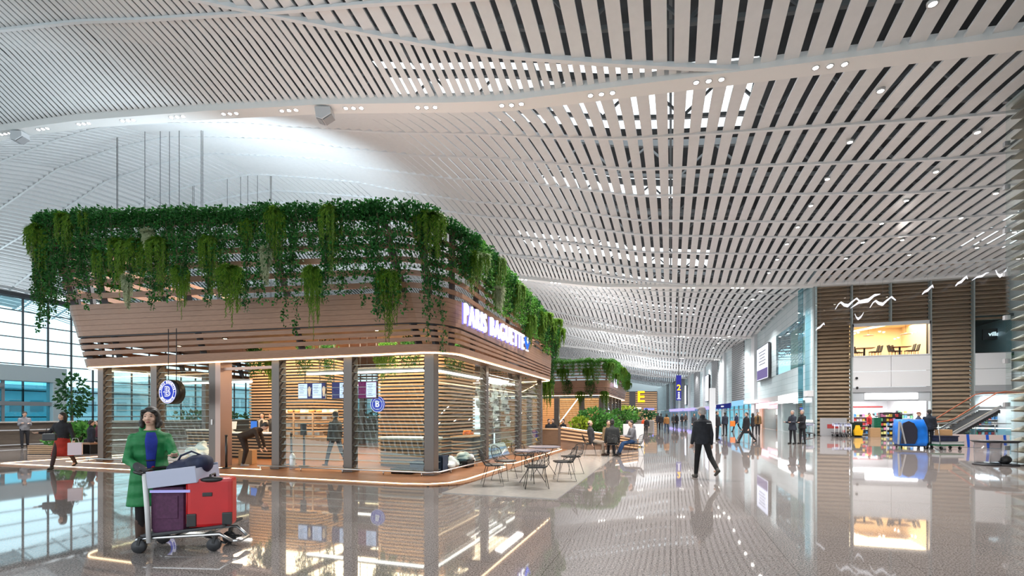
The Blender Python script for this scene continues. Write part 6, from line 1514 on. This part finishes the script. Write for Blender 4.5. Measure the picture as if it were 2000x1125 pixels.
for a in (-.5, .5):
    for b_ in (-.3, .3): MB().tube([(a - .02, b_, .065), (a + .02, b_, .065)], .065, 10).build('wheel', 'black', t)
# platform cart with boxes
pc = atD(1847, 21.9); t = thing('platform_cart', 'low green platform cart with stacked goods', 'cart', pc, TH); MB().bx(-.55, .55, -.32, .32, .17, .23).build('platform', pbr('green_deck', (.02, .12, .06), .5), t)
for a in (-.42, .42):
    for b_ in (-.24, .24): MB().tube([(a - .02, b_, .075), (a + .02, b_, .075)], .075, 10).build('wheel', 'black', t)
MB().tube([(-.5, -.28, .2), (-.56, -.28, .98), (-.56, .28, .98), (-.5, .28, .2)], .018, 8).build('handle', 'steel', t)
PCM = Matrix.Translation(pc) @ Matrix.Rotation(TH, 4, 'Z')
t = thing('steel_tray', 'flat steel tray lying on the green platform cart', 'tray', PCM @ Vector((.02, 0, .232)), TH); MB().bx(-.5, .55, -.3, .3, 0, .12).build('tray_body', 'pilaster', t, bevel=.02); MB().bx(-.52, .57, -.32, .32, .12, .14).build('rim', 'steel', t)
t = thing('navy_crate', 'navy crate on top of the steel tray', 'crate', PCM @ Vector((-.08, 0, .375)), TH); MB().bx(-.40, .40, -.28, .28, 0, .24).build('body', 'navy', t, bevel=.02); MB().bx(-.42, .42, -.3, .3, .2, .25).build('rim', 'navy', t)
boxes(0, 0, 1, (.5, .38, .27), 'on the navy crate of the platform cart', PCM @ Vector((-.1, 0, .63)))
# hoarding boards with blue tape
M['board'] = pbr('pinkish_board', (.50, .40, .37), .6, var=.06, scale=2.); M['tapeb'] = pbr('blue_tape', (.01, .09, .55), .4)
t = thing('hoarding', 'low pinkish board hoarding with blue tape in front of the escalator', 'hoarding'); a, b = atD(1848, 23.6), atD(1972, 22.2)
MB().beam(a + Vector((0, 0, .32)), b + Vector((0, 0, .32)), .04, .62).build('board', 'board', t)
for px in (1893, 1931, 1964):
    q = a.lerp(b, (px - 1848) / 124); n_ = Vector((ST, -CT, 0)) * .03; MB().beam(q + n_ + Vector((0, 0, .01)), q + n_ + Vector((-.05, 0, .63)), .1, .02, up=(0, 1, 0)).build('tape', 'tapeb', t)
# wrapped round bin pair
t = thing('clear_drum', 'clear plastic drum table with a grey rim near the right edge, dark bag inside', 'drum', atD(1950, 15.0), TH)
for i, (dx_, dy_) in enumerate(((-.22, .12), (.16, 0))):
    MB().lathe((dx_, dy_, 0), [(.34, 0), (.36, .02), (.36, .045), (.30, .05)], 28).build('base_ring', 'rib', t); MB().lathe((dx_, dy_, 0), [(.31, .05), (.32, .72)], 28).build('clear_wall', glassmat('film_%d' % i, (.86, .88, .9), 1.6, .12), t, fix=False); MB().lathe((dx_, dy_, 0), [(.33, .70), (.40, .745), (.41, .765), (.0, .775)], 28).build('top_disc', 'rib', t)
t2 = thing('black_bag', 'small black bag lying inside the clear drum', 'bag', Vector(t.location) + Vector((.22, .06, .055)), .4); b = MB(); b.ell((0, 0, .12), (.16, .12, .13), 12, 8); b.ell((-.12, 0, .06), (.12, .08, .06), 10, 6); remesh(b, 'bag_body', M['black'], t2, .02, 1); MB().tube([(-.05, 0, .2), (0, 0, .28), (.06, 0, .2)], .012, 6).build('strap', 'black', t2)
# escalators
M['hand'] = pbr('orange_handrail', (.30, .07, .025), .35)
def escalator(y, xa, xb, z0, z1, label):
    t = thing('escalator', label, 'escalator', (0, y, 0)); W = 1.0
    for s in (-1, 1):
        yy = s * W
        MB().beam((xa, yy, z0 - .38), (xb, yy, z1 - .38), .08, .12).bx(xb, xb + 3, yy - .04, yy + .04, z1 - .46, z1 - .32).build('skirt', 'grey', t)
        MB().add([(xa - .6, yy, z0 - .35), (xa, yy, z0 - .3), (xb, yy, z1 - .3), (xb + 3, yy, z1 - .3), (xb + 3, yy, z1 + .5), (xb, yy, z1 + .5), (xa, yy, z0 + .5), (xa - .6, yy, z0 + .45)], [(0, 1, 6, 7), (1, 2, 5, 6), (2, 3, 4, 5)]).build('balustrade_glass', 'glass', t, fix=False)
        MB().tube([(xa - .7, yy, z0 + .1), (xa - .62, yy, z0 + .42), (xa - .1, yy, z0 + .5), (xa + .2, yy, z0 + .6), (xb - .2, yy, z1 + .42), (xb + .2, yy, z1 + .5), (xb + 3, yy, z1 + .5)], .032, 8).build('handrail', 'hand', t)
        MB().beam((xa, yy, z0 - .28), (xb, yy, z1 - .28), .10, .05).build('trim_line', 'steel', t)
    b = MB(); n = 22
    for i in range(n): f = i / n; x = xa + (xb - xa) * f; z = z0 + (z1 - z0) * f - .45; b.bx(x, x + (xb - xa) / n + .02, -W + .08, W - .08, z - .2, z)
    b.build('step_band', 'rib', t)
D0 = on_y(1852, 34.5)[1]; D1 = on_y(1957, 34.5)[1]
escalator(35.5, 15.35, 17.7, zat(822, D0) - .5, zat(765, D1) - .5, 'escalator with orange handrails rising towards the right edge')
t = thing('glass_balustrade', 'long horizontal glass and steel balustrade before the escalators', 'balustrade', (0, 0, 0)); a, b = atD(1826, 30), atD(1975, 28)
MB().beam(a + Vector((0, 0, 1.05)), b + Vector((0, 0, 1.05)), .08, .06).build('rail', 'steel', t); MB().beam(a + Vector((0, 0, .78)), b + Vector((0, 0, .78)), .05, .08).build('light_bar', emis('soft_bar', (.95, 1, .95), 1.3), t); MB().beam(a + Vector((0, 0, .45)), b + Vector((0, 0, .45)), .02, .8).build('glass_pane', 'winglass', t)
for f in (.05, .3, .55, .8): q = a.lerp(b, f); MB().cyl(q, q + Vector((0, 0, 1.05)), .03, 8).build('post', 'steel', t)
# fire hydrant cover / floor lamp reflection source: small floor screen in front of the kiosk
# security cameras on the white panel
for px, py, lb in ((1673, 738.5, 'upper small black dome camera on the white facade panel'), (1674, 757.5, 'lower black dome camera hanging at the edge of the white facade panel')):
    x, D = on_y(px, YF - .1); t = thing('dome_camera', lb, 'camera', (x, YF - .12, zat(py, D))); MB().ell((0, 0, 0), (.09, .09, .09), 12, 8).build('dome', 'black', t); MB().bx(-.04, .04, 0, .14, .02, .1).build('bracket', 'white', t)
# ================================================================= LIGHT
area('added_ceiling_fill', (-11.9, 16.4, 5.15), 10, 8.5, 300, (1., .99, .98), (PI, 0, 0))  # unseen upward fill, added inside the crown to brighten the slats
aim(area('added_ceiling_fill', (-17.0, 19.6, 6.2), 6, 6, 2500, (.72, .89, 1.), spread=2.), (-36, 29, 18.5))  # cool fill added and aimed left to brighten the vault
area('added_ceiling_fill', (-11.5, 49., 4.25), 10, 14, 1300, (1., .99, .98), (PI, 0, 0))  # same added fill above the far kiosk
area('added_ceiling_fill', (-11.5, 80., 4.25), 8, 10, 1600, (.97, .99, 1.), (PI, 0, 0))  # this and the next are added fills for the far ceiling
area('added_ceiling_fill', (-6, 118., 4.25), 10, 20, 2600, (.97, .99, 1.), (PI, 0, 0))
for k in range(2, 6):
    yb = YB0 + PER * k
    for x in (-12., -6., 0., 5.5): spot('beam_spot', (x, yb - .05, zbeam(x) - .35), 2600, (1, .98, .97), 2.5, .2)  # extra spots added to brighten the far hall, apart from the trios
area('added_portal_fill', (-56., 26.5, 6.15), 1., 8., 900, (.80, .93, 1.), (PI, -.35, 0))  # unseen fill added on the portal canopy to brighten the left vault
for x in (12.5, 17.5, 21.):  # row of lamps added because the louvres came out too dark
    z = zc(x, 33.) - .2; lampthing((x, 33., z + .08), 'white downlight added to brighten the louvred facade of the recess', 'added recess downlights', .1)
    spot('added_recess_spot', (x, 33., z), 650, (1, .95, .9), 2.2, .2, (-.75, 0, 0))
